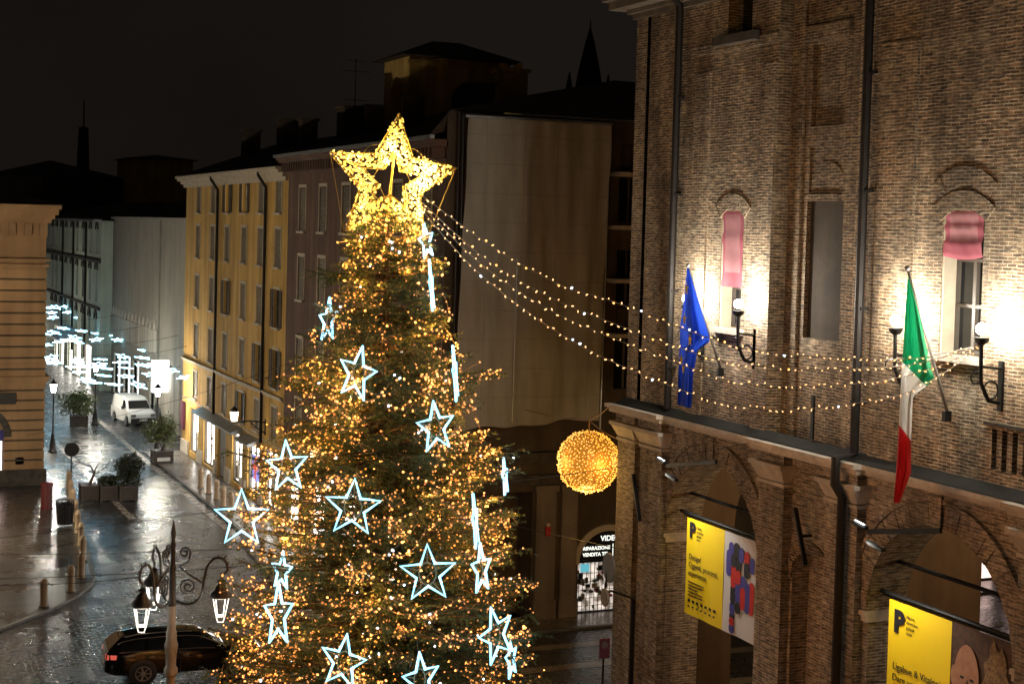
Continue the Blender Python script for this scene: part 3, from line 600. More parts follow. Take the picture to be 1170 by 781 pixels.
# little shop under the arch
f = MB(); S.box(f, 23.84, 26.1, 1.88, 1.96, -.1, -.04)
for k in range(15): x = 23.9+k*.155; f.tube([S.p(x, .05, -.07), S.p(x, 1.9, -.07)], .013, 4)
for z in (.35, .62, .9, 1.2, 1.5): f.tube([S.p(23.86, z, -.07), S.p(26.08, z, -.07)], .011, 4)
sf = f.build('shop_gate', M['iron'], cb)
g = MB(); S.box(g, 23.84, 26.1, .05, 1.88, -.5, -.48); g.build('pane', M['shop_dim'], sf)
for k in range(34):
    g = MB(); x = random.uniform(23.95, 25.9); z = random.uniform(.1, 1.7); S.box(g, x, x+random.uniform(.06, .2), z, z+random.uniform(.06, .22), -.46, -.38); g.build('display_item', M[random.choice(('beige', 'red', 'leaf', 'black_plastic'))], sf)
sg = MB(); n = 16; sg.prism([S.p(24.97-1.12*math.cos(math.pi*k/n), 1.97+1.0*math.sin(math.pi*k/n), -.12) for k in range(n+1)], (0, -.06, 0)); so = sg.build('shop_sign', M['black_sign'], cb)
for s, x, z, sz in (('VIDEO', 24.72, 2.62, .26), ('RIPARAZIONE', 24.03, 2.32, .17), ('VENDITA TEL', 24.03, 2.1, .17), ('TV', 25.3, 2.15, .3)):
    text_mesh('lettering', s, sz, M['sign_text'], mtx_face_south((x, 48-.12+.06-.003+.0, z)) if False else mtx_face_south((x, 48.12-.06-.004, z)), so, .006)
g = MB(); S.box(g, 25.2, 25.23, 2.05, 2.5, -.058, -.052); g.build('sign_divider', M['sign_text'], so)
g = MB(); S.box(g, 23.95, 24.28, 1.56, 1.84, -.05, -.01); g.build('cyan_sign', M['sign_cyan'], so)
al = MB(); S.box(al, 22.42, 22.6, 2.98, 3.3, .17, .3, 0); S.box(al, 22.44, 22.58, 3.3, 3.42, .17, .28, 1); tag(al.build('alarm_box', [M['red'], M['cornice']], bevel=.02), 'small red alarm box fixed to the stone pilaster left of the lit shop', 'alarm')

# ---- hanging sheet
def sheet():
    nx, nz = 40, 60; V = []; Fc = []
    for j in range(nz+1):
        z = 17.2-(17.2-6.85)*j/nz
        for i in range(nx+1):
            u = i/nx; x = 19.1-.25*(j/nz)+(24.4-.0-19.1+.1*(j/nz))*u
            y = 47.58+.028*math.sin(u*26+j*.03)+.045*math.sin(u*9+1+.07*j)+.04*math.sin(j*.35+u*9)+.045*math.sin(u*17-j*.11)+.03*math.sin(u*41+j*.05)+.02*math.sin(u*63-j*.16)
            k_ = max(0, (j-nz+4)/4); zz = z - k_*(.05*math.sin(u*5.3+.4)+.05*math.sin(u*11.7+1.9)+.03*math.sin(u*23+.3)+.03-.12*u)
            V.append((x, y, zz))
    for j in range(nz):
        for i in range(nx): a = j*(nx+1)+i; Fc.append((a, a+1, a+nx+2, a+nx+1))
    return V, Fc
st = thing('scaffold_sheet', 'tall grey-brown protective sheet hanging over the facade behind the string lights', 'tarpaulin', (21.7, 47.6, 6.9))
V, Fc = sheet(); np_mesh('cloth', V, Fc, M['tarp'], st, smooth=True)
b = MB(); b.tube([(19.0, 47.65, 17.25), (24.5, 47.65, 17.25)], .06, 6); b.tube([(24.42, 47.66, 17.2), (24.36, 47.66, 6.6)], .035, 6); b.tube([(21.0, 47.56, 17.2), (20.95, 47.55, 7)], .02, 5); b.build('scaffold_tube', M['zinc'], st)
b = MB()
for x in (18.85, 19.0): b.tube([(x, 47.8, 17.3), (x, 47.8, 3.5)], .035, 6)
b.build('side_tube', M['iron'], st)

# ---- roof tower with loggia, spire and far roofs (dim against the sky)
at = thing('roof_tower', 'dim ochre loggia tower with arched openings and a low hipped roof', 'building', (27, 73, 0))
b = MB(); A = SOUTH(70.0); A.arch(b, 24.95, 30.1, 15, 21.7, 28.2, 1.05, 19.6, -.5, 0); Wt = WEST(24.95); Wt.arch(b, 70.5, 73.7, 15, 21.7, 71.9, .75, 20.1, -.5, -.002); b.poly([(30.1, 70, 15), (30.1, 73.7, 15), (30.1, 73.7, 21.7), (30.1, 70, 21.7)]); b.poly([(24.95, 73.7, 15), (30.1, 73.7, 15), (30.1, 73.7, 21.7), (24.95, 73.7, 21.7)]); A.box(b, 24.85, 30.2, 21.35, 21.55, .002, .1)
b.build('wall', M['ochre_dim'], at)
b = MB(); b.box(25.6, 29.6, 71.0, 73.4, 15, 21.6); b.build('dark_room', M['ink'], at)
b = MB(); hip_roof(b, 24.95, 30.1, 70, 73.7, 21.72, 1.0, .55); b.build('roof', M['tile'], at)
sp = thing('church_spire', 'dark pointed church spire with two pinnacles far behind the roofs', 'spire', (71.2, 144.2, 0))
c0 = Vector((71.2, 144.2, 0))
b = MB(); b.lathe([(2.1, 0), (2.1, 26.6), (2.4, 26.8), (2.4, 27.2), (1.9, 27.3)], c0, 8); b.build('tower', M['dirt'], sp)
b = MB(); b.lathe([(1.75, 27.2), (1.2, 30.2), (.55, 33.0), (.1, 34.6), (.02, 35.6)], c0, 8); b.build('spire_roof', M['dirt'], sp)
for dx in (-2.25, 2.25):
    b = MB(); b.lathe([(.5, 24.5), (.5, 27.6), (.05, 30.0)], c0+Vector((dx, 0, 0)), 6); b.build('pinnacle', M['dirt'], sp)
def far_house(x0, x1, y0, y1, z, rise, m, label):
    t = thing('distant_house', label, 'building', ((x0+x1)/2, (y0+y1)/2, 0))
    b = MB(); closed_box(b, x0, x1, y0, y1, z, ''); b.build('wall', m, t)
    b = MB(); hip_roof(b, x0, x1, y0, y1, z+.01, rise, .6); b.build('roof', M['tile'], t)
    return t
far_house(29, 35.8, 171, 180, 20.2, .6, M['ochre_dim'], 'tall pale attic block far behind the beige building roof')
t = far_house(15, 28.9, 176, 190, 18.0, 2.0, M['dirt'], 'broad dark roofed house on the far left skyline')
far_house(30.2, 45, 100, 122, 15.2, 2.5, M['dirt'], 'dark house rising behind the ochre house roof')
far_house(36, 60, 95, 130, 17.5, 2.2, M['dirt'], 'low dark roofs behind the loggia tower')
far_house(48, 66, 62, 80, 17.5, 2.4, M['dirt'], 'dark roofed house right of the chimney behind the sheet')
t = thing('mast_tower', 'faint lattice mast rising above the far left roofs', 'mast', tuple(PD(95, 180, 230).xy)+(0,))
p = PD(95, 180, 230); b = MB(); b.lathe([(1.2, 10), (.9, 22), (.7, 27), (.12, 27.2), (.08, 31)], (p.x, p.y, 0), 8); b.build('shaft', M['dirt'], t)
t = thing('aerial', 'thin rooftop television aerial left of the loggia tower', 'aerial', (23.2, 72, 16.5))
b = MB(); b.tube([(22.9, 72, 16), (22.9, 72, 21.6)], .025, 5)
for z, l in ((21.5, .5), (21.0, .8), (19.6, .7)): b.bar((22.9-l, 71.9, z), (22.9+l, 72.1, z), .02)
b.build('aerial_rods', M['iron'], t)

# ---- beige building further along the street
bb = thing('blank_building', 'beige building with a blank upper wall and small notched frieze above shops', 'building', (19.7, 106, 0))
Wb = WEST(19.7); b = MB(); hb = [(90.9, 92.1, 6.4, 8.8), (90.9, 92.1, 9.6, 12.2), (90.9, 92.1, 3.2, 5.4), (110.6, 113.2, .1, 3.4), (114.2, 117.0, .1, 3.4), (118.5, 121.5, .1, 3.2), (104.6, 106.4, .1, 2.8)]
Wb.wall(b, 90.05, 103.8, 0, 13.6, hb, .3); Wb.wall(b, 103.8, 122.9, 0, 13.6, hb, .3, d=.12); closed_box(b, 19.7, 30, 90.05, 122.9, 13.6)
b.poly([Wb.p(103.8, 0, 0), Wb.p(103.8, 13.6, 0), Wb.p(103.8, 13.6, .12), Wb.p(103.8, 0, .12)])
b.build('wall', M['beige'], bb)
b = MB(); Wb.box(b, 90.0, 122.9, 13.5, 13.68, 0.001, .35); b.build('cornice', M['beige'], bb)
b = MB()
for k in range(13):
    y = 104.2+k*1.45; b.prism([Wb.p(y, 6.1, .121), Wb.p(y+1.0, 6.1, .121), Wb.p(y+.15, 6.75, .121)], (-.1, 0, 0))
b.build('notched_frieze', M['stone'], bb)
b = MB(); Wb.box(b, 103.8, 122.9, 4.5, 6.05, .125, .2); b.build('band', M['pale'], bb)
b = MB(); Wb.box(b, 96.6, 103.75, .0, 4.0, .002, .06); b.build('doorway_wall', M['pale'], bb)
for y0, y1, z0, z1 in hb:
    f = MB(); Wb.box(f, y0, y1, z0, z1, -.3, -.26, 1); Wb.box(f, (y0+y1)/2-.05, (y0+y1)/2+.05, z0, z1, -.26, -.2); f.build('window', [M['frame'], M['shop_cool'] if (z0 < .2 and y0 > 104) else M['glass']], bb)
b = MB(); hip_roof(b, 19.7, 30, 90.05, 122.9, 13.7, 1.6, .4); b.build('roof', M['tile'], bb)
# ---- greenish building
gb = thing('palace_building', 'pale green-grey building with rows of narrow arched windows down the street', 'building', (18.7, 140, 0))
Wg = WEST(18.7); b = MB(); ys = [152.9, 149.9, 146.6, 143.2, 139.6, 136.2, 132.6, 128.6, 125.2]; hg = [(y-.55, y+.55, z, z+h) for y in ys for z, h in ((10.7, 2.0), (6.9, 2.6), (3.9, 1.7))]
sg_ = [(148.3, 150.6, .1, 3.4), (144.0, 147.0, .1, 3.4), (138.5, 141.5, .1, 3.0), (133.5, 137, .1, 3.0), (127.5, 131.5, .1, 3.2)]
Wg.wall(b, 122.95, 160, 0, 13.3, hg+sg_, .3); closed_box(b, 18.7, 30, 122.95, 160, 13.3); b.build('wall', M['green'], gb)
b = MB(); Wg.box(b, 122.95, 160, 13.25, 13.45, .001, .55); b.build('gutter', M['zinc'], gb)
b = MB(); Wg.box(b, 122.95, 160, 10.0, 10.25, .002, .14); Wg.box(b, 122.95, 160, 6.3, 6.5, .002, .14); b.build('string_course', M['stone_dark'], gb)
for y, z0, z1, k in [(h[0], h[2], h[3], 0) for h in hg]:
    f = MB(); Wg.box(f, y, y+1.1, z0, z1, -.3, -.26, 1); Wg.box(f, y+.5, y+.6, z0, z1, -.26, -.2); Wg.ring(f, y+.55, z1-.05, .45, .75, .002, .1, 10, gap=.02, jit=0); f.build('window', [M['stone_dark'], M['glass']], gb)
for y0, y1, z0, z1 in sg_:
    f = MB(); Wg.box(f, y0, y0+.1, z0, z1, -.2, -.1); Wg.box(f, y1-.1, y1, z0, z1, -.2, -.1); Wg.box(f, y0, y1, z1-.12, z1-.002, -.199, -.099); sf = f.build('shop_front', M['frame'], gb); g = MB(); Wg.box(g, y0, y1, z0, z1, -.3, -.27); g.build('pane', M['shop'], sf)
b = MB(); b.hexa([(16.9, 133, 3.1), (18.6, 133, 3.9), (18.6, 142, 3.9), (16.9, 142, 3.1)], [(16.9, 133, 3.2), (18.6, 133, 4.0), (18.6, 142, 4.0), (16.9, 142, 3.2)]); b.build('awning', M['sign_grey'], gb)
for y in (144.9, 138, 130.5):
    b = MB(); b.tube([(18.58, y, 13.2), (18.58, y, 2)], .09, 6); b.build('downpipe', M['pipe'], gb)
b = MB(); hip_roof(b, 18.7, 30, 122.95, 160, 13.46, 1.6, .5); b.build('roof', M['tile'], gb)
fb = thing('street_end_house', 'cream house closing the far end of the lit street', 'building', (12, 165, 0))
Sf = SOUTH(162.0); b = MB(); hf = [(x, x+1.1, z, z+2) for x in (9.2, 11.8, 14.4, 17) for z in (9.6, 6.4)]+[(x, x+2, .1, 3.2) for x in (9.3, 12.2, 15.2)]
Sf.wall(b, 6, 19.4, 0, 13, hf, .3); closed_box(b, 6, 19.4, 162, 172, 13, 's'); b.build('wall', M['pale'], fb)
for x0, x1, z0, z1 in hf:
    f = MB(); Sf.box(f, x0, x1, z0, z1, -.3, -.27, 1); Sf.box(f, (x0+x1)/2-.05, (x0+x1)/2+.05, z0, z1, -.26, -.2); f.build('window', [M['frame'], M['shop'] if z0 < 1 else M['glass']], fb)
b = MB(); hip_roof(b, 6, 19.4, 162, 172, 13.02, 1.6, .5); b.build('roof', M['tile'], fb)

# ---- left building with rusticated plaster
lb = thing('rusticated_building', 'orange-lit corner building with banded masonry and heavy cornice at the left edge', 'building', (0, 79.7, 0))
Sl = SOUTH(79.7); b = MB(); hl = [(4.0, 7.55, .05, 2.9), (4.4, 6.2, 6.4, 9.2)]
Sl.wall(b, -14, 9.42, 0, 14.3, hl, .5, d=-.03, mi=1); closed_box(b, -14, 9.42, 79.73, 104, 14.3, 's', mi=1); Sl.box(b, -14, 9.42, 10.9, 14.1, -.029, .012)
z = 0.9
while z < 10.9:
    h = .5 if z < 5.2 else .56
    us = [-14, 9.45]
    for h0, h1, hz0, hz1 in hl:
        if hz0 < z+h and hz1 > z: us = sorted(us+[h0, h1])
    for k in range(0, len(us), 2): Sl.box(b, us[k], us[k+1], z, z+h-.09, -.029, .05)
    b.box(9.42, 9.47, 79.66, 104, z, z+h-.09); z += h
b.build('wall', [M['orange'], M['dirt']], lb)
b = MB()
for z0, z1, d in ((5.25, 5.4, .14), (5.4, 5.55, .22), (6.1, 6.2, .1), (11.0, 11.15, .12), (11.3, 11.42, .16), (13.2, 13.4, .2), (13.4, 13.6, .34), (13.6, 13.9, .5), (13.9, 14.1, .62)):
    Sl.box(b, -14, 9.45+d, z0, z1-.002, .013, d+.013); b.box(9.48, 9.45+d, 79.7, 104, z0, z1-.003)
for k in range(30): x = 9.1-k*.75; Sl.box(b, x, x+.36, 12.55, 13.18, .0, .22)
b.build('cornice', M['orange'], lb)
b = MB(); Sl.box(b, -14, 9.6, 0, .88, -.02, .1); b.build('plinth', M['stone_dark'], lb)
b = MB(); hip_roof(b, -14, 9.42, 79.7, 104, 14.12, 3.4, .7); b.build('roof', M['tile'], lb)
f = MB(); Sl.ring(f, 6.3, 2.55, 1.25, 1.6, .0, .1, 18, gap=.02, jit=0); sf = f.build('shop_front', M['stone_dark'], lb); f = MB(); Sl.box(f, 4.0, 7.55, 2.3, 2.9, -.4, -.3); f.build('fascia', M['ink_blue'], sf); g = MB(); Sl.box(g, 4.0, 7.5, .1, 2.3, -.45, -.4); g.build('pane', M['shop_pink'], sf)
f = MB(); Sl.box(f, 5.2, 8.05, 4.2, 4.75, .02, .3); f.build('shop_board', M['black_sign'], lb)
f = MB(); Sl.box(f, 8.1, 8.5, 1.15, 1.5, .013, .05); f.build('plaque', M['stone_dark'], lb)
f = MB(); Sl.box(f, 4.3, 6.3, 6.4, 9.2, -.5, -.46); f.build('window', M['glass'], lb)
f = MB(); f.prism([Sl.p(4.0, 9.35, 0.013), Sl.p(6.9, 9.35, .013), Sl.p(6.6, 9.6, .013), Sl.p(5.3, 10.1, .013), Sl.p(4.0, 9.6, .013)], (0, -.3, 0)); f.build('pediment', M['orange'], lb)
# ================================================================== THE BRICK PALACE
pal = thing('brick_palace', 'tall old brick palace with arcaded ground floor and pilasters', 'building', (20, 28, 0))
P = WEST(20.0)
TOP = 19.6
b = MB()
W1 = (31.83, 32.85, 11.25, 14.1); W2 = (23.3, 24.5, 11.3, 14.1); WT = (31.75, 32.85, 18.4, 19.4)
P.wall(b, 30.55, 36.8, 8.75, TOP, [W1, WT], .45)
P.wall(b, 36.98, 37.6, 8.75, TOP, [], .3); P.wall(b, 36.8, 36.98, 8.75, TOP, [], .1, d=-.12)
nic = (28.45, 29.85, 11.2, 14.35); nia = (28.5, 29.8, 14.5, 15.6); nib = (28.5, 29.8, 16.05, 17.95)
P.wall(b, 26.9, 30.55, 8.75, TOP, [nic, nib, nia], .12, d=-.45)
P.wall(b, 18.35, 26.9, 8.75, TOP, [W2, (22.72, 22.86, 9.22, 10.0), (22.44, 22.58, 9.22, 10.0), (22.16, 22.3, 9.22, 10.0), (21.88, 22.02, 9.22, 10.0), (21.6, 21.74, 9.22, 10.0)], .45)
P.wall(b, 14.7, 18.35, 8.75, TOP, [], .2, d=-.45); P.wall(b, 4, 14.7, 8.75, TOP, [(14.0-2, 15.2-2, 11.3, 14.1)], .45)
for u in (26.9, 30.55, 18.35, 14.7): b.poly([P.p(u, 8.75, 0), P.p(u, TOP, 0), P.p(u, TOP, -.45), P.p(u, 8.75, -.45)])
P.wall(b, nib[0], nib[1], nib[2], nib[3], [], d=-.45-.11); P.wall(b, nia[0], nia[1], nia[2], nia[3], [], d=-.45-.06)
for x0, x1, d in ((30.57, 31.2, .05), (33.55, 34.3, .05), (25.4, 26.6, .06), (30.05, 30.53, -.37), (27.2, 27.9, -.37)):
    P.box(b, x0, x1, 8.8, 17.6 if d > 0 else TOP-.01, -.449 if d < 0 else .001, d)
P.box(b, 30.56, 34.6, 18.05, 18.28, .001, .05)
P.box(b, 28.3, 30.0, 18.0, 18.35, -.449, -.33); b.poly([P.p(26.9, 8.76, 0), P.p(30.55, 8.76, 0), P.p(30.55, 8.76, -.46), P.p(26.9, 8.76, -.46)])
closed_box(b, 20.32, 40, 4, 38.38, 0.001, 'wesn')
b.poly([(20, 37.6, 8.3), (40, 37.6, 8.3), (40, 37.6, TOP), (20, 37.6, TOP)]); b.poly([(20, 4, 0), (40, 4, 0), (40, 4, TOP), (20, 4, TOP)]); b.poly([(40, 4, 0), (40, 37.6, 0), (40, 37.6, TOP), (40, 4, TOP)])
b.build('upper_wall', M['brick'], pal)
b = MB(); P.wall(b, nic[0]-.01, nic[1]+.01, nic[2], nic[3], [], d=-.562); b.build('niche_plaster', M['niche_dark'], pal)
b = MB(); P.ring(b, 29.15, 14.52, .5, .72, -.52, -.49, 18, a0=.1, a1=math.pi-.1, gap=.06, jit=.004); b.build('niche_arch', M['brick'], pal)
b = MB()
for z0, z1, d in ((19.35, 19.5, .1), (19.5, 19.62, .22), (19.62, 19.85, .6), (19.85, 20.0, .75)): P.box(b, 4, 37.6+d, z0, z1-.002, .002, d)
b.build('eaves', M['plaster_grey'], pal)
b = MB(); gable_roof(b, 20, 40, 4, 37.6, 20.02, 3.5, .9); b.build('roof', M['tile'], pal)

# --- arcade
b = MB()
ARC = [(32.85, 2.2), (24.22, 2.22), (15.6, 2.2)]; ZS = 5.65; LOW = 8.75
for uc, r in ARC: P.arch(b, uc-r, uc+r, 0, LOW, uc, r, ZS, -1.0, 0, n=28)
P.box(b, 35.05, 37.6, 0, LOW, -1.0, 0)
for u0, u1, c in ((26.44, 30.65, 28.6), (17.8, 22.0, 19.9)):
    P.arch(b, u0, u1, 0, LOW, c, .69, 5.75, -.45, 0, n=14); P.box(b, u0, u1, 0, LOW, -1.0, -.451)
P.box(b, 4, 13.4, 0, LOW, -1.0, 0)
b.build('arcade_wall', M['brick_low'], pal)
for uc, r in ARC:
    b = MB(); P.ring(b, uc, ZS, r, r+.46, .002, .07, 52, gap=.05); b.build('archivolt', M['brick_low'], pal)
    b = MB(); P.ring(b, uc, ZS, r+.47, r+.56, .002, .10, 40, gap=0, jit=0); b.build('arch_moulding', M['brick_low'], pal)
    b = MB(); P.box(b, uc-.14, uc+.14, ZS+r-.02, ZS+r+.62, .002, .13); b.build('keystone', M['brick_low'], pal)
    for s in (-1, 1):
        b = MB(); u = uc+s*r; a0, a1 = (u-.02, u+.62) if s > 0 else (u-.62, u+.02)
        for z0, z1, d in ((5.42, 5.56, .06), (5.56, 5.66, .12)): P.box(b, a0-(d if s < 0 else .0)*0, a1, z0, z1-.002, -1.0, d)
        b.build('impost', M['stone'], pal)
for uc in (28.6, 19.9):
    b = MB(); P.ring(b, uc, 5.75, .69, .95, .002, .06, 22, gap=.1); b.build('niche_archivolt', M['brick'], pal)
PIL = [(37.3, 38.45), (35.42, 36.75), (29.62, 30.62), (26.98, 28.0), (20.85, 21.92), (17.85, 18.9)]
PIL = [(36.55, 37.55), (35.08, 36.25), (29.38, 30.42), (26.62, 27.75), (20.6, 21.75), (17.7, 18.75)]
for u0, u1 in PIL:
    q = MB(); P.box(q, u0, u1, .9, 7.86, .002, .24); P.box(q, u0-.06, u1+.06, 0, .9, .002, .32); o = q.build('pilaster', M['brick_low'], pal)
    q = MB(); P.box(q, u0-.03, u1+.03, 7.8, 7.88, .003, .28)
    q.hexa([P.p(u0, 7.9, .003), P.p(u1, 7.9, .003), P.p(u1, 7.9, .25), P.p(u0, 7.9, .25)], [P.p(u0-.13, 8.22, .003), P.p(u1+.13, 8.22, .003), P.p(u1+.13, 8.22, .42), P.p(u0-.13, 8.22, .42)])
    P.box(q, u0-.16, u1+.16, 8.222, 8.32, .003, .46); q.build('capital', M['stone'], o)
b = MB()
P.box(b, 4, 37.62, 8.32, 8.56, .001, .07)
for u0, u1 in PIL: P.box(b, u0-.05, u1+.05, 8.322, 8.56, .0715, .3)
b.build('frieze', M['brick_low'], pal)
b = MB(); P.box(b, 4, 37.7, 8.56, 8.68, .001, .22); P.box(b, 4, 37.78, 8.68, 8.78, .001, .34)
for u0, u1 in ((34.95, 37.8), (26.45, 30.6), (17.55, 21.9)): P.box(b, u0, u1, 8.563, 8.683, .222, .42); P.box(b, u0-.06, u1+.06, 8.685, 8.786, .342, .54)
b.build('ledge', M['stone'], pal)
b = MB(); b.hexa([P.p(4, 8.79, .001), P.p(37.7, 8.79, .001), P.p(37.7, 8.79, .33), P.p(4, 8.79, .33)], [P.p(4, 8.97, .001), P.p(37.6, 8.97, .001), P.p(37.6, 8.82, .31), P.p(4, 8.82, .31)]); b.build('ledge_top', M['wet_ledge'], pal)
b = MB(); P.box(b, 21.4, 23.05, 10.06, 10.12, .001, .06); b.build('wall_ledge', M['stone_dark'], pal)
# --- pipes
for u, z0 in ((35.0, 8.8), (26.92, 0)):
    q = MB(); q.tube([P.p(u, 19.7, .4), P.p(u, 19.4, .16), P.p(u, 8.95, .16)] + ([P.p(u, 8.85, .62), P.p(u, 8.3, .62), P.p(u, 8.0, .42), P.p(u, 0, .42)] if z0 == 0 else []), .1, 8)
    for z in (17, 14.5, 12, 10): q.box(19.8, 20, 28+(u-28)-.13, 28+(u-28)+.13, z, z+.06)
    q.build('downpipe', M['pipe'], pal, 'auto')
# --- windows with their blinds
def seg_lintel(uc, w, z, name):
    R_ = (w*w/4+.04)/.4; q = MB(); a = math.asin(min(1, w/2/R_)); a0 = math.pi/2-a-.08; a1 = math.pi/2+a+.08
    P.ring(q, uc, z+.2-R_, R_, R_+.36, .002, .03, 30, a0, a1, gap=.06, jit=.005)
    return q.build(name, M['brick'], pal)
seg_lintel(32.34, 1.02, 13.98, 'lintel'); seg_lintel(23.9, 1.2, 13.95, 'lintel')
q = MB(); R_ = 1.0; P.ring(q, 23.9, 14.15-1.0+.45, 1.0, 1.38, .002, .02, 30, math.pi/2-.75, math.pi/2+.75, gap=.06, jit=.005); q.build('relieving_arch', M['brick'], pal)
def palace_window(u0, u1, z0, z1, drop, name='window'):
    q = MB(); P.box(q, u0, u1, z0, z1, -.45, -.42, 1)
    for u in (u0+.05, (u0+u1)/2, u1-.05): P.box(q, u-.045, u+.045, z0, z1, -.42, -.33)
    for k in range(4): z = z0+.05+(z1-z0-.1)*k/3; P.box(q, u0, u1, z-.035, z+.035, -.418, -.335)
    o = q.build('window', [M['frame'], M['glass']], pal)
    q = MB(); P.box(q, u1-.055, u1-.002, z0, z1, -.41, -.02); q.build('lit_jamb', M['cornice'], o)  # pale strip on the left jamb only, paints in the lit reveal
    q = MB(); P.box(q, u0-.15, u1+.15, z0-.14, z0-.003, -.1, .16); q.build('sill', M['stone'], o)
    return o
o1 = palace_window(*W1, 0); o2 = palace_window(*W2, 0)
def blind(o, u0, u1, zt, zb, bag, m_low):
    nu, nz = 14, 26; V = []; Fc = []; mi = []
    for j in range(nz+1):
        t = j/nz
        for i in range(nu+1):
            u = u0+(u1-u0)*i/nu; x = i/nu
            d = -.02+.012*math.sin(x*9+t*3)+.008*math.sin(x*23+t*11)+.008*math.sin(t*21)+(.035*math.sin(min(1, max(0, (t-.62)/.38))*math.pi) if bag else .0)
            z = zt-(zt-zb)*t-(.06*math.sin(math.pi*x)*max(0, t-.5)*2 if bag else 0)
            V.append(P.p(u, z, d))
    for j in range(nz):
        for i in range(nu):
            a = j*(nu+1)+i; Fc.append((a, a+1, a+nu+2, a+nu+1)); x = (i+.5)/nu; t = (j+.5)/nz
            edge = x < .12 or x > .88 or t > (.66 if bag else .82) or t < .04 or (bag and .26 < t < .29)
            mi.append(1 if edge else 0)
    np_mesh('blind', V, Fc, [M['curtain_pale'], M['curtain']], o, mi, smooth=True)
blind(o1, 31.86, 32.82, 14.1, 12.25, False, 0); blind(o2, 23.33, 24.47, 14.1, 13.22, True, 0)
q = MB(); P.box(q, WT[0], WT[1], WT[2], WT[3], -.45, -.42, 1); P.box(q, WT[0]-.4, WT[1]+.4, WT[2]-.22, WT[2]-.003, .0, .22); q.build('window', [M['stone_dark'], M['glass']], pal)
q = MB(); P.box(q, 12, 13.2, 11.3, 14.1, -.45, -.42); q.build('window', M['glass'], pal)
q = MB(); P.box(q, 21.55, 22.9, 9.2, 10.02, -.46, -.445); q.build('vent_slot', M['ink'], pal)
# --- inside the arcade: ceiling, cross wall with arches to the side street, tie bars
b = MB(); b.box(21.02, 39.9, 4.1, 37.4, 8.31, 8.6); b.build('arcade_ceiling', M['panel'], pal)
Q = SOUTH(38.35); b = MB()
Q.box(b, 21.02, 23.0, 0, 8.3, -1.0, 0); Q.arch(b, 23.0, 28.0, 0, 8.3, 25.5, 2.5, 5.4, -1.0, 0); Q.box(b, 28.0, 31.8, 0, 8.3, -1.0, 0); Q.arch(b, 31.8, 36.8, 0, 8.3, 34.3, 2.5, 5.4, -1.0, 0); Q.box(b, 36.8, 39.98, 0, 8.3, -1.0, 0)
for v in b.v: pass
b.v = [(x, y-1.78, z) for x, y, z in b.v]   # wall from y 37.37 to 38.37
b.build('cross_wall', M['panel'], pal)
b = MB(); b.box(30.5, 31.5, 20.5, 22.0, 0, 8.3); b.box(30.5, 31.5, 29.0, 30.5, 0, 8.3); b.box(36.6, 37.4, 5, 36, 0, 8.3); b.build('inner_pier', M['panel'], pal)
for uc, r in ARC[:2]:
    q = MB(); q.tube([P.p(uc-r, 6.75, -.5), P.p(uc+r, 6.75, -.5)], .05, 6); q.build('tie_rod', M['iron'], pal)
for u, z in ((36.3, 6.4), (28.6, 6.85), (20.2, 6.85)):
    q = MB(); q.bar(P.p(u+.22, z+.6, .3), P.p(u-.25, z-.6, .3), .1, .05); q.bar(P.p(u, z, .0), P.p(u, z, .3), .06); q.build('wall_anchor', M['iron'], pal)
for u in (28.65,):   # iron tie plates above
    q = MB(); P.box(q, u-.05, u+.05, 9.0, 10.0, .01, .06); q.build('wall_anchor', M['iron'], pal)
pal_light = [((24.5, 32.5, 7.6), 40), ((24.0, 23.9, 7.6), 18), ((27.5, 34.6, 7.4), 30), ((34.5, 33.5, 7.4), 90)]  # unseen ceiling lamps added to light the arcade inside
for k, (p, pw) in enumerate(pal_light):
    q = MB(); q.tube([(p[0], p[1], 8.3), (p[0], p[1], p[2]+.25)], .02, 5); q.lathe([(.05, .28), (.22, .05), (.24, 0.02)], p, 12); o = q.build('added_hanging_lamp', M['iron'], pal, True)
    q = MB(); q.sphere(p, .12, 10, 8); gl = q.build('glass_globe', M['lamp_warm'], o, True)
    lamp((p[0], p[1], p[2]-.2), pw, (1, .72, .42), .1, gl)
# --- wall lamps
def wall_lamp(u, label):
    t = thing('wall_lamp', label, 'lamp', (20, u, 11.2), group='lamps on the palace front')
    q = MB(); q.tube([P.p(u, 10.5, .03), P.p(u, 10.55, .3), P.p(u, 10.9, .5), P.p(u, 11.5, .52), P.p(u, 11.66, .52)], .04, 8); q.tube([P.p(u, 11.15+.0, .03), P.p(u, 11.2, .5)], .03, 6)
    q.tube([P.p(u, 10.75+.17*math.sin(a), .26+.17*math.cos(a)) for a in np.linspace(0, 6.28, 18)], .02, 6)
    q.tube([P.p(u+.0, 11.0+.12*math.sin(a), .62+.12*math.cos(a)) for a in np.linspace(2, 8, 16)], .016, 6)
    P.box(q, u-.06, u+.06, 10.35, 11.3, 0.002, .05); q.lathe([(.05, 11.6), (.13, 11.66), (.15, 11.74)], P.p(u, 0, .52), 12)
    q.build('bracket', M['iron'], t, 'auto')
    q = MB(); q.sphere(P.p(u, 11.9, .52), .115, 14, 10); g = q.build('globe', M['lamp_white'], t, True)
    lamp(P.p(u, 11.95, .53), 88, (1, .91, .77), .17, g)
wall_lamp(31.12, 'lit globe lamp on the brick wall right of the long pink blind')
wall_lamp(33.55, 'lit globe lamp on the brick wall behind the blue flag')
wall_lamp(25.2, 'lit globe lamp on the brick wall just left of the green white and red flag')
wall_lamp(22.65, 'lit globe lamp where the four light strings end beside the right window')
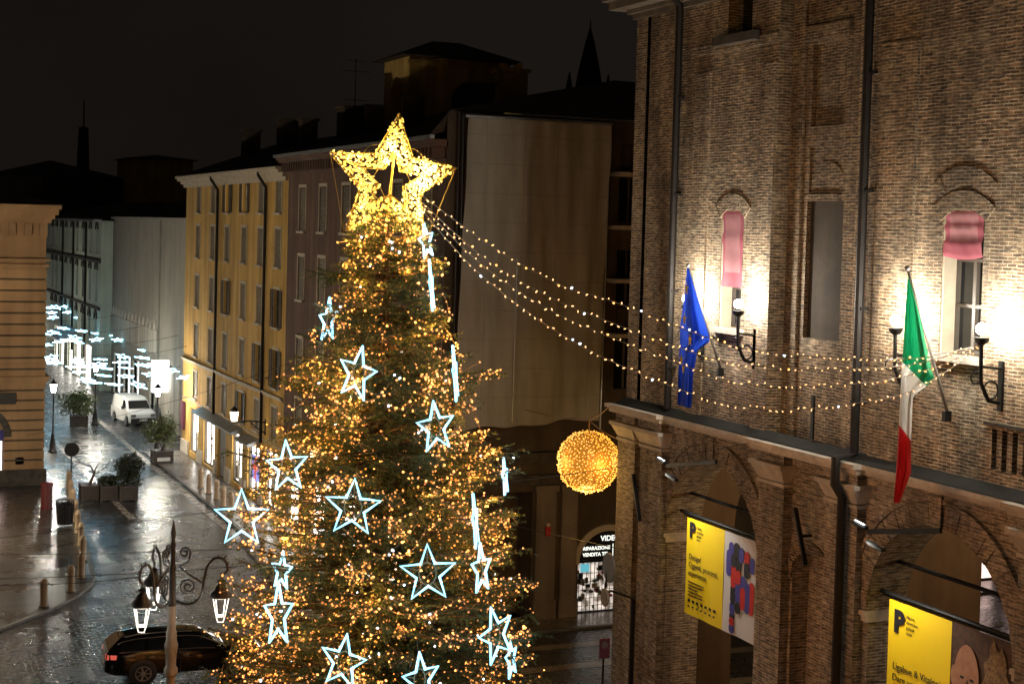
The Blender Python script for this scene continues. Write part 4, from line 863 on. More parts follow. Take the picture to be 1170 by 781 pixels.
# --- spot bars over the arches
SPW = 420; BXT = 20.3
def spot_bar(px0, px1, label):
    a = PX(px0[0], px0[1], 19.55); c = PX(px1[0], px1[1], 19.55)
    t = thing('floodlight_bar', label, 'floodlight', tuple(a))
    q = MB(); q.bar(a, c, .07, .1); q.bar(a, a+Vector((.5, 0, 0)), .06); q.build('bar', M['iron'], t)
    q = MB(); q.bar(a+Vector((-.02, .5, .12)), a+Vector((-.02, .05, .06)), .12, .05); hd_ = q.build('head', M['iron'], t); q = MB(); q.bar(a+Vector((-.03, .42, .17)), a+Vector((-.03, .1, .125)), .05, .012); q.build('lit_lens', M['sign_white'], hd_)
    sl_ = bpy.data.lights.new('spot_light', 'SPOT'); sl_.energy = SPW; sl_.color = (1, .95, .85); sl_.spot_size = math.radians(75); sl_.spot_blend = .6; sl_.shadow_soft_size = .08
    so_ = bpy.data.objects.new('spot_light', sl_); C.objects.link(so_); so_.parent = hd_; so_.location = a+Vector((-.35, .1, .0)); so_.rotation_euler = (Vector((BXT, (a.y+c.y)/2, 5.0))-so_.location).to_track_quat('-Z', 'Y').to_euler()
    q = MB(); q.bar(a+Vector((-.02, -.55, -.28)), a+Vector((-.02, -.05, -.2)), .12, .06); q.build('lower_head', M['iron'], t)
spot_bar((762, 532), (818, 527), 'black floodlight bar mounted across the arch with the white and yellow banner')
spot_bar((992, 607), (1075, 606), 'black floodlight bar mounted across the arch with the portrait banner')

# ================================================================== banners
BX = 20.3
def BY(px, py): return PX(px, py, BX)
def banner(pa, pm, pb, label, art):
    ya, ym, yb_ = BY(*pa).y, BY(*pm).y, BY(*pb).y; zt = BY(*pa).z
    H_ = 2.5 if art == 1 else 2.95
    t = thing('banner', label, 'banner', (BX, ym, zt-H_))
    q = MB(); q.tube([(BX, ya+.35, zt+.1), (BX, yb_-.4, zt+.1)], .05, 8); q.tube([(BX+.06, ya+.3, zt+.02), (BX+.06, yb_-.35, zt+.02)], .025, 6); q.build('rod', M['iron'], t)
    def panel(y0, y1, m, name):
        nu, nz = 12, 14; V = []; Fc = []
        for j in range(nz+1):
            for i in range(nu+1):
                V.append((BX-.015+.012*math.sin(i*.8+j*.25)*(j/nz), y0+(y1-y0)*i/nu, zt-H_*j/nz))
        for j in range(nz):
            for i in range(nu): a = j*(nu+1)+i; Fc.append((a, a+1, a+nu+2, a+nu+1))
        return np_mesh(name, V, Fc, m, t, smooth=True)
    py_ = panel(ya, ym+.004, M['banner_y'], 'yellow_panel')
    x = BX-.034
    def txt(s, dy, dz, size, bold=.0): text_mesh('lettering', s, size, M['ink'], mtx_face_west((x, ya-dy, zt-dz)), py_, bold)
    if art == 1:
        txt('P', .17, .47, .52, .03); 
        for k, s in enumerate(('Parma', 'mostre e', 'palazzi', 'civici')): txt(s, .52, .22+.1*k, .09)
        for k, s in enumerate(('Design!', 'Oggetti, processi,', 'esperienze')): txt(s, .17, 1.05+.21*k, .205, .0)
        for k in range(5): q = MB(); q.box(x-.002, x, ya-.17-random.uniform(.4, .8), ya-.17, zt-1.66-k*.085, zt-1.63-k*.085); q.build('text_line', M['ink'], py_)
        for k in range(7): q = MB(); q.box(x-.002, x, ya-.3-k*.21, ya-.18-k*.21, zt-2.16, zt-2.09); q.box(x-.002, x, ya-.28-k*.21, ya-.18-k*.21, zt-2.29, zt-2.25); q.build('small_logo', M['ink'], py_)
        pw_ = panel(ym-.004, yb_, M['banner_w'], 'white_panel')
        Wd = ym-yb_; q = MB()
        def pill(cx, z0, z1, w_, m, dx=0):
            y = ym-cx; r = w_/2; n = 8
            z0, z1 = min(z0, z1), max(z0, z1)
            pts = [(x-dx, y-r*math.cos(math.pi*k/n), zt-z0-r+r*math.sin(math.pi*k/n)) for k in range(n+1)]+[(x-dx, y+r*math.cos(math.pi*k/n), zt-z1+r-r*math.sin(math.pi*k/n)) for k in range(n+1)]
            q.prism(pts, (-.003, 0, 0), m)
        g = .225
        for c_, z0, z1, m in ((1.4, .25, .62, 1), (2.5, .22, .55, 0), (3.5, .3, .62, 1), (1, .45, 1.05, 1), (2, .52, .8, 0), (3, .58, .95, 0), (4.6, .35, .65, 2), (2, .78, 1.02, 2), (3, .88, 1.18, 2), (4.6, .62, .95, 0), (2, 1.0, 1.3, 2), (3, 1.12, 1.45, 1), (4, .98, 1.3, 1), (2, 1.26, 1.72, 0), (3, 1.42, 1.68, 1), (4, 1.26, 1.75, 2), (4.9, 1.1, 1.8, 1), (3, 1.66, 1.9, 0), (5.7, 1.05, 1.8, 2), (5.7, .45, .8, 1), (1.9, 1.72, 1.98, 1), (1.9, 1.96, 2.12, 0), (1.9, 2.1, 2.25, 2), (1.9, 2.24, 2.44, 1)):
            if c_*g+.12 < Wd: pill(c_*g+.04, z0-.03, z1+.03, .228, m, .001*(len(q.f) % 7))
        q.build('pill_pattern', [M['ink'], M['ink_blue'], M['ink_red']], pw_)
    else:
        txt('P', .2, .62, .62, .035)
        for k, s in enumerate(('Parma', 'mostre e', 'palazzi', 'civici')): txt(s, .6, .28+.11*k, .1)
        for k, s in enumerate(('Ligabue & Vitaloni.', 'Dare voce alla natura')): txt(s, .2, 1.42+.24*k, .21, .0)
        for k in range(3): q = MB(); q.box(x-.002, x, ya-.2-(.55, .5, .2)[k], ya-.2, zt-2.0-k*.11, zt-1.96-k*.11); q.build('text_line', M['ink'], py_)
        q = MB(); q.box(x-.002, x, ya-1.5, ya-.2, zt-2.55, zt-2.52); q.build('text_line', M['ink'], py_)
        pw_ = panel(ym-.004, yb_, M['art_brown'], 'picture_panel')
        def disc(cy, cz, ry, rz, m, dx, name, n=28, wob=.0):
            q = MB(); q.prism([(x-dx, ym-cy-ry*math.cos(2*math.pi*k/n)*(1+wob*math.sin(k*2.3)), zt-cz+rz*math.sin(2*math.pi*k/n)*(1+wob*math.sin(k*1.7))) for k in range(n)], (-.004, 0, 0)); q.build(name, M[m], pw_)
        disc(1.32, 1.0, .36, .85, 'art_gold', 0, 'painted_background', wob=.15)
        disc(.55, 2.45, .5, .8, 'art_teal', .004, 'painted_coat'); disc(.5, 1.0, .36, .66, 'art_skin', .009, 'painted_head'); disc(.13, 1.02, .09, .2, 'art_skin', .006, 'painted_ear')
        for cy in (.38, .66): disc(cy, 1.0, .06, .03, 'ink', .014, 'painted_eye')
        disc(.54, 1.18, .045, .16, 'art_brown', .014, 'painted_nose'); disc(.54, 1.42, .13, .035, 'art_brown', .014, 'painted_mouth')
banner((786, 590), (829, 604), (872, 620), 'yellow and white banner with red blue and black pill shapes in the left arch', 1)
banner((1017, 683), (1089, 706), (1160, 729), 'yellow banner with a painted bald head hanging in the right arch', 2)

# ================================================================== flags
def flag(name, label, base, tip, rows, mats, seed, xplane, stars=False):
    rnd = random.Random(seed); A = PX(*base, 19.97); T = PX(*tip, xplane)
    t = thing(name, label, 'flag', tuple(A))
    q = MB(); q.tube([A, T], [.035, .025], 8); q.sphere(T, .06, 8, 6); q.build('flagpole', M['flagpole'], t, True)
    q = MB(); q.box(19.85, 19.998, A.y-.05, A.y+.05, A.z-.1, A.z+.1); m_ = A.lerp(T, .33); q.bar(m_, (19.98, m_.y, m_.z-.05), .03); q.build('pole_bracket', M['iron'], t)
    ys = [r[1] for r in rows]; n = 46; nu = 18; V = []; Fc = []; mi = []
    def row(y):
        for r0, r1 in zip(rows, rows[1:]):
            if r0[1] <= y <= r1[1] or r1 is rows[-1]:
                k = min(1, max(0, (y-r0[1])/(r1[1]-r0[1]))); return [r0[i]+(r1[i]-r0[i])*k for i in range(4)]
    def pt(i, j):
        y = ys[0]+(ys[-1]-ys[0])*j/n; xl, yl, xr, yr = row(y); u = i/nu; k = min(1, j/n*2.2)
        p = PX(xl+(xr-xl)*u, yl+(yr-yl)*u, xplane+.12*math.sin(u*8.5+seed+.8*math.sin(j*.12))*k+.05*math.sin(u*19+j*.1)*k)
        return p
    for j in range(n+1):
        for i in range(nu+1): V.append(pt(i, j))
    for j in range(n):
        for i in range(nu):
            a = j*(nu+1)+i; Fc.append((a, a+1, a+nu+2, a+nu+1)); y = ys[0]+(ys[-1]-ys[0])*(j+.5)/n
            m = 0
            for lim, idx in mats[1]:
                if y > lim + 0*i: m = idx
            mi.append(m)
    cl = np_mesh('cloth', V, Fc, [M[x] for x in mats[0]], t, mi, smooth=True)
    if stars:
        q = MB()
        for (fi, fj, s) in ((9, 7, .17), (12, 11, .15), (5, 17, .17), (8, 24, .16), (6, 31, .17), (9, 34, .13)):
            c = Vector(pt(fi, fj)); 
            pts = []
            for k in range(10):
                r = s*(1 if k % 2 == 0 else .42); a = math.pi/2+k*math.pi/5; pts.append((c.x-.09, c.y+r*math.cos(a)*.6, c.z+r*math.sin(a)))
            q.prism(pts, (-.004, 0, 0))
        q.build('star_emblem', M['flag_star'], cl)
flag('european_flag', 'blue flag with yellow stars drooping from a slanted pole', (824.6, 425), (786, 303),
     [(785, 306, 787, 307), (781, 345, 798, 345), (777, 375, 809, 380), (777, 388, 811, 390), (776, 402, 797, 400), (775, 430, 792, 430), (774, 462, 790, 466)], (['flag_blue'], []), 1, 18.7, True)
flag('italian_flag', 'green white and red flag drooping from a slanted pole', (1083.7, 475), (1036.7, 306.5),
     [(1037, 318, 1039, 319), (1034, 360, 1052, 365), (1032, 395, 1064, 420), (1031, 408, 1068, 434), (1030, 420, 1043, 452), (1028.5, 455, 1042, 480), (1027, 487, 1041, 505), (1024, 535, 1041, 540), (1021, 574, 1028, 574)], (['flag_green', 'flag_white', 'flag_red'], [(412, 1), (487, 2)]), 4, 18.7)
# ================================================================== THE CHRISTMAS TREE
rng = np.random.default_rng(11)
TX, TY = 8.74, 25.43
HS = np.array([0.3, 1.0, 3.0, 5.5, 6.5, 7.5, 8.5, 9.5, 10.2, 11.0, 11.8, 12.5, 13.2, 13.7])
RS = np.array([3.0, 3.6, 3.35, 2.75, 2.6, 2.5, 2.3, 2.05, 1.74, 1.46, 1.2, 1.02, .84, .45])
prof = lambda h: np.interp(h, HS, RS)
tree = thing('christmas_tree', 'tall fir tree wrapped in warm lights in the middle of the square', 'tree', (TX, TY, 0))
b = MB(); b.tube([(TX, TY, z) for z in np.linspace(0, 13.9, 16)], list(np.linspace(.24, .03, 16)), 10); b.build('trunk', M['bark'], tree, True)
# direction towards the viewer as azimuth, and the azimuths of the odd long boughs
az_view = math.atan2(-TY, -TX)
def az_side(s, back=0.): return az_view + s*(math.pi/2) + back
branches = []
h = .6
while h < 13.85:
    n = int(np.clip(7+prof(h)*5.0, 8, 21)); a0 = rng.uniform(0, 6.28)
    for k in range(n):
        branches.append((h+rng.uniform(-.1, .1), a0+6.283*k/n+rng.uniform(-.16, .16), prof(h)*rng.uniform(.64, 1.14)))
    h += .23
def long_bough(px, py, s, depth=26.9):
    p = PD(px, py, depth); d = Vector((p.x-TX, p.y-TY, 0)); return (p.z+.25, math.atan2(d.y, d.x), d.length)
for px, py in ((258, 541), (300, 548), (262, 776), (285, 770), (613, 690), (604, 652), (600, 538), (592, 560), (570, 450), (330, 440), (315, 455), (575, 610), (600, 745), (350, 330), (515, 380), (508, 318)):
    branches.append(long_bough(px, py, 0)); hh, aa, ll = branches[-1]; branches.append((hh+.05, aa+.05, ll*.86)); branches.append((hh-.1, aa-.06, ll*.8))
Vn = []; NB = []; bulbs = []; cables = []
blade = 0
def bpath(h, a, L, t):
    """point on a bough: out, slightly sagging, tip lifting"""
    r = L*t; dz = -.30*L*t*.55+.22*L*t*t
    return np.stack([TX+r*np.cos(a), TY+r*np.sin(a), h+dz], -1)
bark = MB()
segs = []
for (h, a, L) in branches:
    t = np.linspace(.05, 1, 9); pts = bpath(h, a, L, t)
    side = np.array([-math.sin(a), math.cos(a), 0]); out = np.array([math.cos(a), math.sin(a), 0])
    ta = .16
    # spray twigs along the outer part of the bough
    nt_ = int(9+L*9)
    for q in range(nt_):
        tt = rng.uniform(ta, 1.0) if L > .6 else rng.uniform(.1, 1)
        p0 = bpath(h, a, L, np.array(tt)); s = rng.choice([-1, 1]); ln = (.16+.42*(1-tt)+.12*rng.random())*min(1, .45+L*.35)
        d = out*rng.uniform(.5, 1.)+side*s*rng.uniform(.35, 1.0)+np.array([0, 0, rng.uniform(-.55, .28)]); d /= np.linalg.norm(d)
        segs.append((p0, p0+d*ln))
    for q in range(8):
        segs.append((pts[q], pts[q+1]))
    bark.tube([tuple(x) for x in pts], list(np.linspace(.03, .008, 9)*min(1.2, .6+L*.25)), 4, cap=False)
    # light string along the bough
    dens = rng.choice([.0, .2, .7, 1., 1.5, 2.2]) if h < 12.8 else 1.6
    nb = int(L*8.8*dens)
    if nb:
        tt = np.sort(np.clip(rng.beta(3.2, 1.15, nb), .3, 1.04)); bp_ = bpath(h, a, L, tt)+rng.normal(0, .075, (nb, 3))*np.array([1, 1, .9])
        bulbs.append(bp_); cables.append(bp_)
bark.build('boughs', M['bark'], tree)
segs = np.array([(s[0], s[1]) for s in segs])
A = segs[:, 0]; D = segs[:, 1]-A; Ln = np.linalg.norm(D, axis=1); U_ = D/Ln[:, None]
per = np.clip((Ln/.016).astype(int), 6, 40)
idx = np.repeat(np.arange(len(A)), per); N_ = len(idx)
tpos = rng.random(N_); base = A[idx]+D[idx]*tpos[:, None]
rv = rng.normal(size=(N_, 3)); u = U_[idx]; perp = rv-u*np.sum(rv*u, 1)[:, None]; perp /= np.linalg.norm(perp, axis=1)[:, None]; perp[:, 2] *= .75
nd = u*.75+perp*.85; nd /= np.linalg.norm(nd, axis=1)[:, None]
nl_ = rng.uniform(.045, .085, N_); wv = np.cross(nd, rng.normal(size=(N_, 3))); wv /= np.linalg.norm(wv, axis=1)[:, None]; wv *= rng.uniform(.006, .0115, N_)[:, None]
V3 = np.stack([base-wv, base+wv, base+nd*nl_[:, None]], 1).reshape(-1, 3)
np_mesh('crown', V3, np.arange(3*N_).reshape(-1, 3), M['needle'], tree)
print('needles', N_)

# ---- bulb meshes shared by all strings
def bulb_mesh(name, m, r, l, m2=None):
    q = MB(); q.tube([(0, 0, -l*.5), (0, 0, -l*.2), (0, 0, l*.02)], [r*.8, r, r*.9], 6, mi=1); q.tube([(0, 0, l*.02), (0, 0, l*.3), (0, 0, l*.5)], [r*.9, r*.8, .001], 6)
    o = q.build(name, [m, m2 or m], None, True); me = o.data; bpy.data.objects.remove(o); return me
BM = bulb_mesh('bulb', M['bulb'], .015, .048, M['bulb_dim']); BH = bulb_mesh('bulb', M['bulb_hot'], .020, .054, M['bulb_dim']); BWt = bulb_mesh('bulb', M['bulb_white'], .02, .05)
def scatter_bulbs(name, P_, m, r, parent, jit=.35):
    """many bulbs as one part: small tilted octahedra"""
    n = len(P_); ax = rng.normal(size=(n, 3)); ax /= np.linalg.norm(ax, axis=1)[:, None]; b1 = np.cross(ax, rng.normal(size=(n, 3))); b1 /= np.linalg.norm(b1, axis=1)[:, None]; b2 = np.cross(ax, b1)
    s = (r*rng.uniform(1-jit, 1+jit, n))[:, None]
    s = s*1.22
    Vv = np.stack([P_+ax*s*1.35, P_-ax*s*1.35, P_+b1*s, P_+b2*s, P_-b1*s, P_-b2*s], 1).reshape(-1, 3)
    f = np.array([[0, 2, 3], [0, 3, 4], [0, 4, 5], [0, 5, 2], [1, 3, 2], [1, 4, 3], [1, 5, 4], [1, 2, 5]])
    Fc = (f[None]+(np.arange(n)*6)[:, None, None]).reshape(-1, 3)
    ms = m if isinstance(m, list) else [m]; return kind(np_mesh(name, Vv, Fc, ms, parent, np.tile([0]*4+[len(ms)-1]*4, n)), 'stuff')
def bulb_objs(P_, meshes, parent):
    for k, p in enumerate(P_):
        o = bpy.data.objects.new('bulb', meshes[k % len(meshes)]); C.objects.link(o); o.parent = parent
        o.location = Vector(p)-parent.location; o.rotation_euler = (random.uniform(0, 3), random.uniform(0, 3), 0)
allb = np.concatenate(bulbs)
lat_ = (allb-np.array([TX, TY, 0]))@np.array([_R0.x, _R0.y, 0]); keep = np.ones(len(allb)); keep[(lat_ > -.25) & (lat_ < .75) & (allb[:, 2] > 9.4) & (allb[:, 2] < 12.7)] = .22; keep[(lat_ > .0) & (lat_ < .8) & (allb[:, 2] > 7.6) & (allb[:, 2] < 9.4)] = .4; keep[np.abs(lat_+1.0) < .35] *= .75; keep[(lat_ > .35) & (lat_ < 1.75) & (allb[:, 2] < 8.3)] *= .42; keep[(lat_ > -1.2) & (lat_ < -.2) & (allb[:, 2] < 6.9)] *= .55
allb = allb[rng.random(len(allb)) < keep]
# loops of string hanging between boughs on the outside of the crown
loops = []
for k in range(46):
    h0 = rng.uniform(5, 13); a0 = az_view+rng.uniform(-1.5, 1.5); da = rng.uniform(.25, .7)*rng.choice([-1, 1]); dh = rng.uniform(-.9, .4)
    t = np.linspace(0, 1, 11); hh = h0+dh*t-.9*(t*(1-t)); aa = a0+da*t; rr = prof(hh)*rng.uniform(.92, 1.06)
    loops.append(np.stack([TX+rr*np.cos(aa), TY+rr*np.sin(aa), hh], -1))
allb = np.concatenate([allb]+[l[1:-1]+rng.normal(0, .02, (9, 3)) for l in loops])
vdir = np.array([-TX, -TY, 0])/math.hypot(TX, TY)
bands = [(10.6, 14.2, 'upper'), (7.6, 10.6, 'middle'), (0.2, 7.6, 'lower')]
lab = {'upper': 'string of small warm fairy lights wound round the narrow top of the fir tree', 'middle': 'string of small warm fairy lights wound round the middle boughs of the fir tree', 'lower': 'string of small warm fairy lights wound round the wide lower boughs of the fir tree'}
for lo_, hi_, nm in bands:
    B_ = allb[(allb[:, 2] >= lo_) & (allb[:, 2] < hi_)]
    t = thing('fairy_light_string', lab[nm], 'string lights', (TX, TY, lo_), group='fairy lights on the tree')
    front = ((B_-np.array([TX, TY, 0]))@vdir)/prof(B_[:, 2]) - (B_[:, 2] < 5.4)*9
    order = np.argsort(-front-rng.random(len(B_))*.35); near = B_[order[:100]]; rest = B_[order[100:]]
    bulb_objs(near, [BM, BM, BH, BM, BH, BM, BM, BM, BH, BM, BM, BWt], t)
    k = rng.random(len(rest)); 
    scatter_bulbs('bulb_mass', rest[k < .80], [M['bulb'], M['bulb_dim']], .0145, t); scatter_bulbs('bright_bulb_mass', rest[(k >= .80) & (k < .985)], [M['bulb_hot'], M['bulb_dim']], .0185, t); scatter_bulbs('cool_bulb_mass', rest[k >= .985], M['bulb_white'], .017, t)
    cbl = MB()
    for c_ in cables:
        if lo_ <= c_[0][2] < hi_ and len(c_) > 2: cbl.tube([tuple(x) for x in c_], .004, 3, cap=False)
    for l in loops:
        if lo_ <= l[0][2] < hi_: cbl.tube([tuple(x) for x in l], .0055, 4, cap=False)
    cbl.build('cable', M['pale_cable'], t)
    # the light the bulbs throw on the needles
    pick = B_[rng.permutation(len(B_))[:{'upper': 110, 'middle': 150, 'lower': 220}[nm]]]
    for p in pick: lamp(tuple(p), 1.55, (1, .35, .055), .025, t, name='bulb_light')

# ================================================================== neon stars hung on the tree
def star_pts(R_, r_, n=5, rot=0.):
    return [((R_ if k % 2 == 0 else r_)*math.sin(math.pi*k/n+rot), (R_ if k % 2 == 0 else r_)*math.cos(math.pi*k/n+rot)) for k in range(2*n)]
def neon_star_obj(name, loc, R_, az, roll, tilt, label, group, m, r=.0235, wire=True):
    t = thing(name, label, 'light', loc, group=group)
    t.rotation_euler = (Matrix.Rotation(az, 4, 'Z') @ Matrix.Rotation(tilt, 4, 'Y') @ Matrix.Rotation(roll, 4, 'X')).to_euler()
    q = MB(); pts = star_pts(R_, R_*.42); q.tube([(0, x, z) for x, z in pts], r, 6, closed=True); q.build('neon_tube', m, t, True, world=False)
    if wire:
        q = MB(); rr = R_*.38; q.tube([(-.03, rr*.8*math.cos(a), rr*math.sin(a)) for a in np.linspace(0, 6.28, 16)], .006, 4); q.tube([(-.03, 0, R_*.95), (-.06, .02, R_*1.5)], .005, 4)
        for k in range(5): a = 2*math.pi*k/5; q.tube([(-.03, rr*.8*math.sin(a), rr*math.cos(a)), (-.015, R_*.9*math.sin(a), R_*.9*math.cos(a))], .005, 4)
        q.build('support_wire', M['pale_cable'], t, world=False)
    return t
TS = [((408, 427), 62, -8, 'star high on the tree left of its middle, just under the top third'), ((498, 488), 58, 4, 'star on the right side of the tree level with the ball of lights'), ((328, 533), 58, 10, 'star above the long left bough of the tree'), ((403, 580), 64, -2, 'star at the centre left of the tree, largest and squarest to view'),
      ((276, 592), 64, 3, 'star hanging clear of the tree in front of the wet street'), ((489, 655), 64, 2, 'star in the lower middle of the tree'), ((567, 725), 64, 12, 'star low on the right edge of the tree'), ((392, 756), 62, -4, 'star at the bottom left of the visible tree'),
      ((318, 702), 72, 14, 'slanting star low on the left edge of the tree beside the car'), ((550, 650), 56, -4, 'turned star on the right edge under the edge-on one'), ((543, 596), 62, 0, 'star seen edge-on at the right of the tree below the long bough'), ((520, 428), 64, 3, 'star seen edge-on at the upper right of the tree'),
      ((493, 328), 60, 2, 'star seen edge-on just below the tree top on the right'), ((481, 776), 60, 0, 'star cut by the bottom edge in the middle of the tree'), ((375, 366), 52, 8, 'half hidden star at the upper left edge of the tree'), ((584, 752), 46, 0, 'small star half buried at the lowest right bough'),
      ((487, 276), 44, 10, 'star tucked under the big golden star on the right'), ((577, 545), 44, 0, 'star mostly buried behind the right bough'), ((322, 652), 44, 5, 'star mostly buried at the left edge above the slanting one')]
YAW = {408: -46, 498: 42, 328: -34, 403: -8, 276: -12, 489: 8, 567: 50, 392: -34, 318: -60, 550: 64, 543: 82, 520: 84, 493: 85, 481: 46, 375: -64, 584: 70, 487: 66, 577: 78, 322: -55}
cx_ax = lambda y: 447-(y-250)*.03
for (px, py), sz, roll, lb_ in TS:
    p0 = PD(px, py, 26.9); rr = float(prof(p0.z))+.12
    # lateral offset from the trunk in the picture's horizontal, depth from the crown radius
    lat = (p0-Vector((TX, TY, p0.z))).dot(_R0); f_ = Vector((math.sin(_y), math.cos(_y), 0))
    rr = max(rr, abs(lat)*1.002); dep_ = math.sqrt(max(0, rr*rr-lat*lat))
    if px == 276: dep_ = 1.3
    dist = (Vector((TX, TY, 0)).dot(f_))-dep_
    p = PD(px, py, dist/ (1.0*math.cos(_t)) + 0.0); 
    if px in (375, 584, 487, 577, 322): p = PD(px, py, (dist+.85)/math.cos(_t))
    d = Vector((p.x-TX, p.y-TY, 0)); az = math.atan2(d.y, d.x)
    az = az_view + math.radians(YAW[px])
    R_ = sz*.5*dist/F_PX*1.04
    NS_ = [None]; NS_[0] = neon_star_obj('neon_star', p, R_, az, math.radians(roll), math.radians(-6), 'white neon '+lb_, 'neon stars on the fir tree', M['neon'])
    lamp((.10, 0, 0), 1.1, (.42, .85, 1), .3, NS_[0], world=False, name='neon_light')
    lamp(tuple(p+Vector((math.cos(az), math.sin(az), 0))*.03), 7, (.66, .92, 1), .25, bpy.data.objects[bpy.context.scene.objects[-1].name] if False else None) if False else None

# ================================================================== golden star on top
ctr = PD(447, 207, 26.6); t = thing('star_topper', 'huge golden star of tiny lights on the very top of the fir tree', 'star', tuple(ctr))
az = az_view+.12; rot = math.radians(-5); Rz = 1.16
ex = Vector((-math.sin(az), math.cos(az), 0)); ez = Vector((0, 0, 1)); ey = Vector((math.cos(az), math.sin(az), 0))
ex = -ex if ex.dot(_R0) < 0 else ex
def sp_(x, z, d): 
    c_, s_ = math.cos(rot), math.sin(rot); return ctr+ex*(x*c_-z*-s_*-1)+ez*(x*s_+z*c_)+ey*d
outer = star_pts(Rz, Rz*.47); inner = star_pts(Rz*.47, Rz*.205)
q = MB()
for d in (-.13, .13):
    q.tube([sp_(x, z, d) for x, z in outer], .014, 5, closed=True); q.tube([sp_(x, z, d) for x, z in inner], .012, 5, closed=True)
for (x, z), (x2, z2) in zip(outer, inner): q.tube([sp_(x, z, -.13), sp_(x, z, .13)], .012, 4); q.tube([sp_(x, z, .13), sp_(x2, z2, .13)], .01, 4)
q.tube([sp_(0, -.9, 0), sp_(0, .45, 0)], .022, 6)
for s in (-1, 1):
    q.tube([sp_(s*1.08, .3, 0), sp_(s*.72, -.95, 0)], .008, 4)
    q.tube([sp_(s*(.3+.25*math.sin(a)), .3+.3*math.cos(a), .0) for a in np.linspace(-.5, 2.2, 10)], .008, 4)
q.build('frame', M['gold_frame'], t)
def inside(x, z, poly):
    c_ = False; n = len(poly)
    for i in range(n):
        x1, z1 = poly[i]; x2, z2 = poly[i-1]
        if (z1 > z) != (z2 > z) and x < (x2-x1)*(z-z1)/(z2-z1)+x1: c_ = not c_
    return c_
P_ = []
while len(P_) < 1150:
    x = rng.uniform(-1.2, 1.2); z = rng.uniform(-1.1, 1.2)
    if inside(x, z, outer) and not inside(x, z, inner): P_.append(sp_(x+rng.normal(0, .025), z+rng.normal(0, .025), rng.choice([-.13, .13])+rng.normal(0, .03)))
P_ = np.array([tuple(p) for p in P_])
BG = bulb_mesh('bulb', M['bulb_gold'], .02, .06)
bulb_objs(P_[:100], [BG], t); scatter_bulbs('bulb_mass', P_[100:], M['bulb_gold'], .0175, t)
q = MB(); left_ = list(range(0, len(P_), 3)); path_ = [left_.pop(0)]
while left_:
    d_ = np.linalg.norm(P_[left_]-P_[path_[-1]], axis=1); path_.append(left_.pop(int(np.argmin(d_))))
q.tube([tuple(P_[i]) for i in path_], .006, 3, cap=False)
q.build('cable', M['gold_frame'], t)
for p in P_[100:124]: lamp(tuple(p), 2.6, (1, .68, .2), .05, t, name='bulb_light')

# ================================================================== ball of lights over the side street
bc = PD(672, 527, 44.0); Rb = 35*44.0/F_PX
t = thing('light_ball', 'glowing amber ball of lights hung on wires over the side street', 'light', tuple(bc))
q = MB()
for k in range(9): 
    a = math.pi*k/9; q.tube([bc+Vector((math.cos(a)*math.sin(s), math.sin(a)*math.sin(s), math.cos(s)))*Rb*.95 for s in np.linspace(0, 6.28, 28)[:-1]], .012, 4, closed=True)
for k in range(1, 12):
    s = math.pi*k/12; q.tube([bc+Vector((math.cos(a)*math.sin(s), math.sin(a)*math.sin(s), math.cos(s)))*Rb*.95 for a in np.linspace(0, 6.28, 28)[:-1]], .012, 4, closed=True)
q.tube([bc+Vector((0, 0, Rb*.95)), bc+Vector((0, 0, Rb+.3))], .02, 5); q.build('frame', M['amber_net'], t)
q = MB(); q.sphere(bc, Rb*.9, 24, 16); q.build('net', emit('amber_glow_net', (1, .42, .04), .34, (.3, .13, .015)), t, True)
g_ = []; n = 1150
for k in range(n):
    z = 1-2*(k+.5)/n; a = k*2.399963; s = math.sqrt(1-z*z); g_.append((math.cos(a)*s, math.sin(a)*s, z))
g_ = np.array(g_)*Rb+rng.normal(0, .018, (n, 3)); g_ += np.array(bc)
vd = np.array(CAM-bc); vd /= np.linalg.norm(vd); fr_ = np.argsort(-((g_-np.array(bc))@vd)); near = fr_[:260][rng.permutation(260)[:100]]; rest = np.setdiff1d(np.arange(n), near)
BA = bulb_mesh('bulb', M['bulb_amber'], .018, .05); bulb_objs(g_[near], [BA], t); scatter_bulbs('bulb_mass', g_[rest], M['bulb_amber'], .0165, t)
lamp(tuple(bc+Vector((0, 0, -Rb-.1))), 30, (1, .55, .12), .3, t, name='bulb_light')
for q_ in ((1, 0), (-1, 0), (0, -1)): lamp(tuple(bc+Vector((q_[0], q_[1], 0))*(Rb+.25)), 7, (1, .55, .12), .3, t, name='bulb_light')
top = bc+Vector((0, 0, Rb+.3))
for end, lb_ in ((PX(703, 463, 20.0)+Vector((-.1, .1, 0)), 'steel wire from the amber ball up to the palace corner ledge'), (PY(600, 468, 47.5), 'steel wire from the amber ball back to the sheeted facade'), (PX(712, 503, 20.1)+Vector((0, .4, 0)), 'lower steel wire from the amber ball to the palace corner pilaster')):
    q = MB(); q.tube([top, top.lerp(end, .5)-Vector((0, 0, .06)), end], .014, 5); tag(q.build('support_wire', M['pale_cable']), lb_, 'wire')

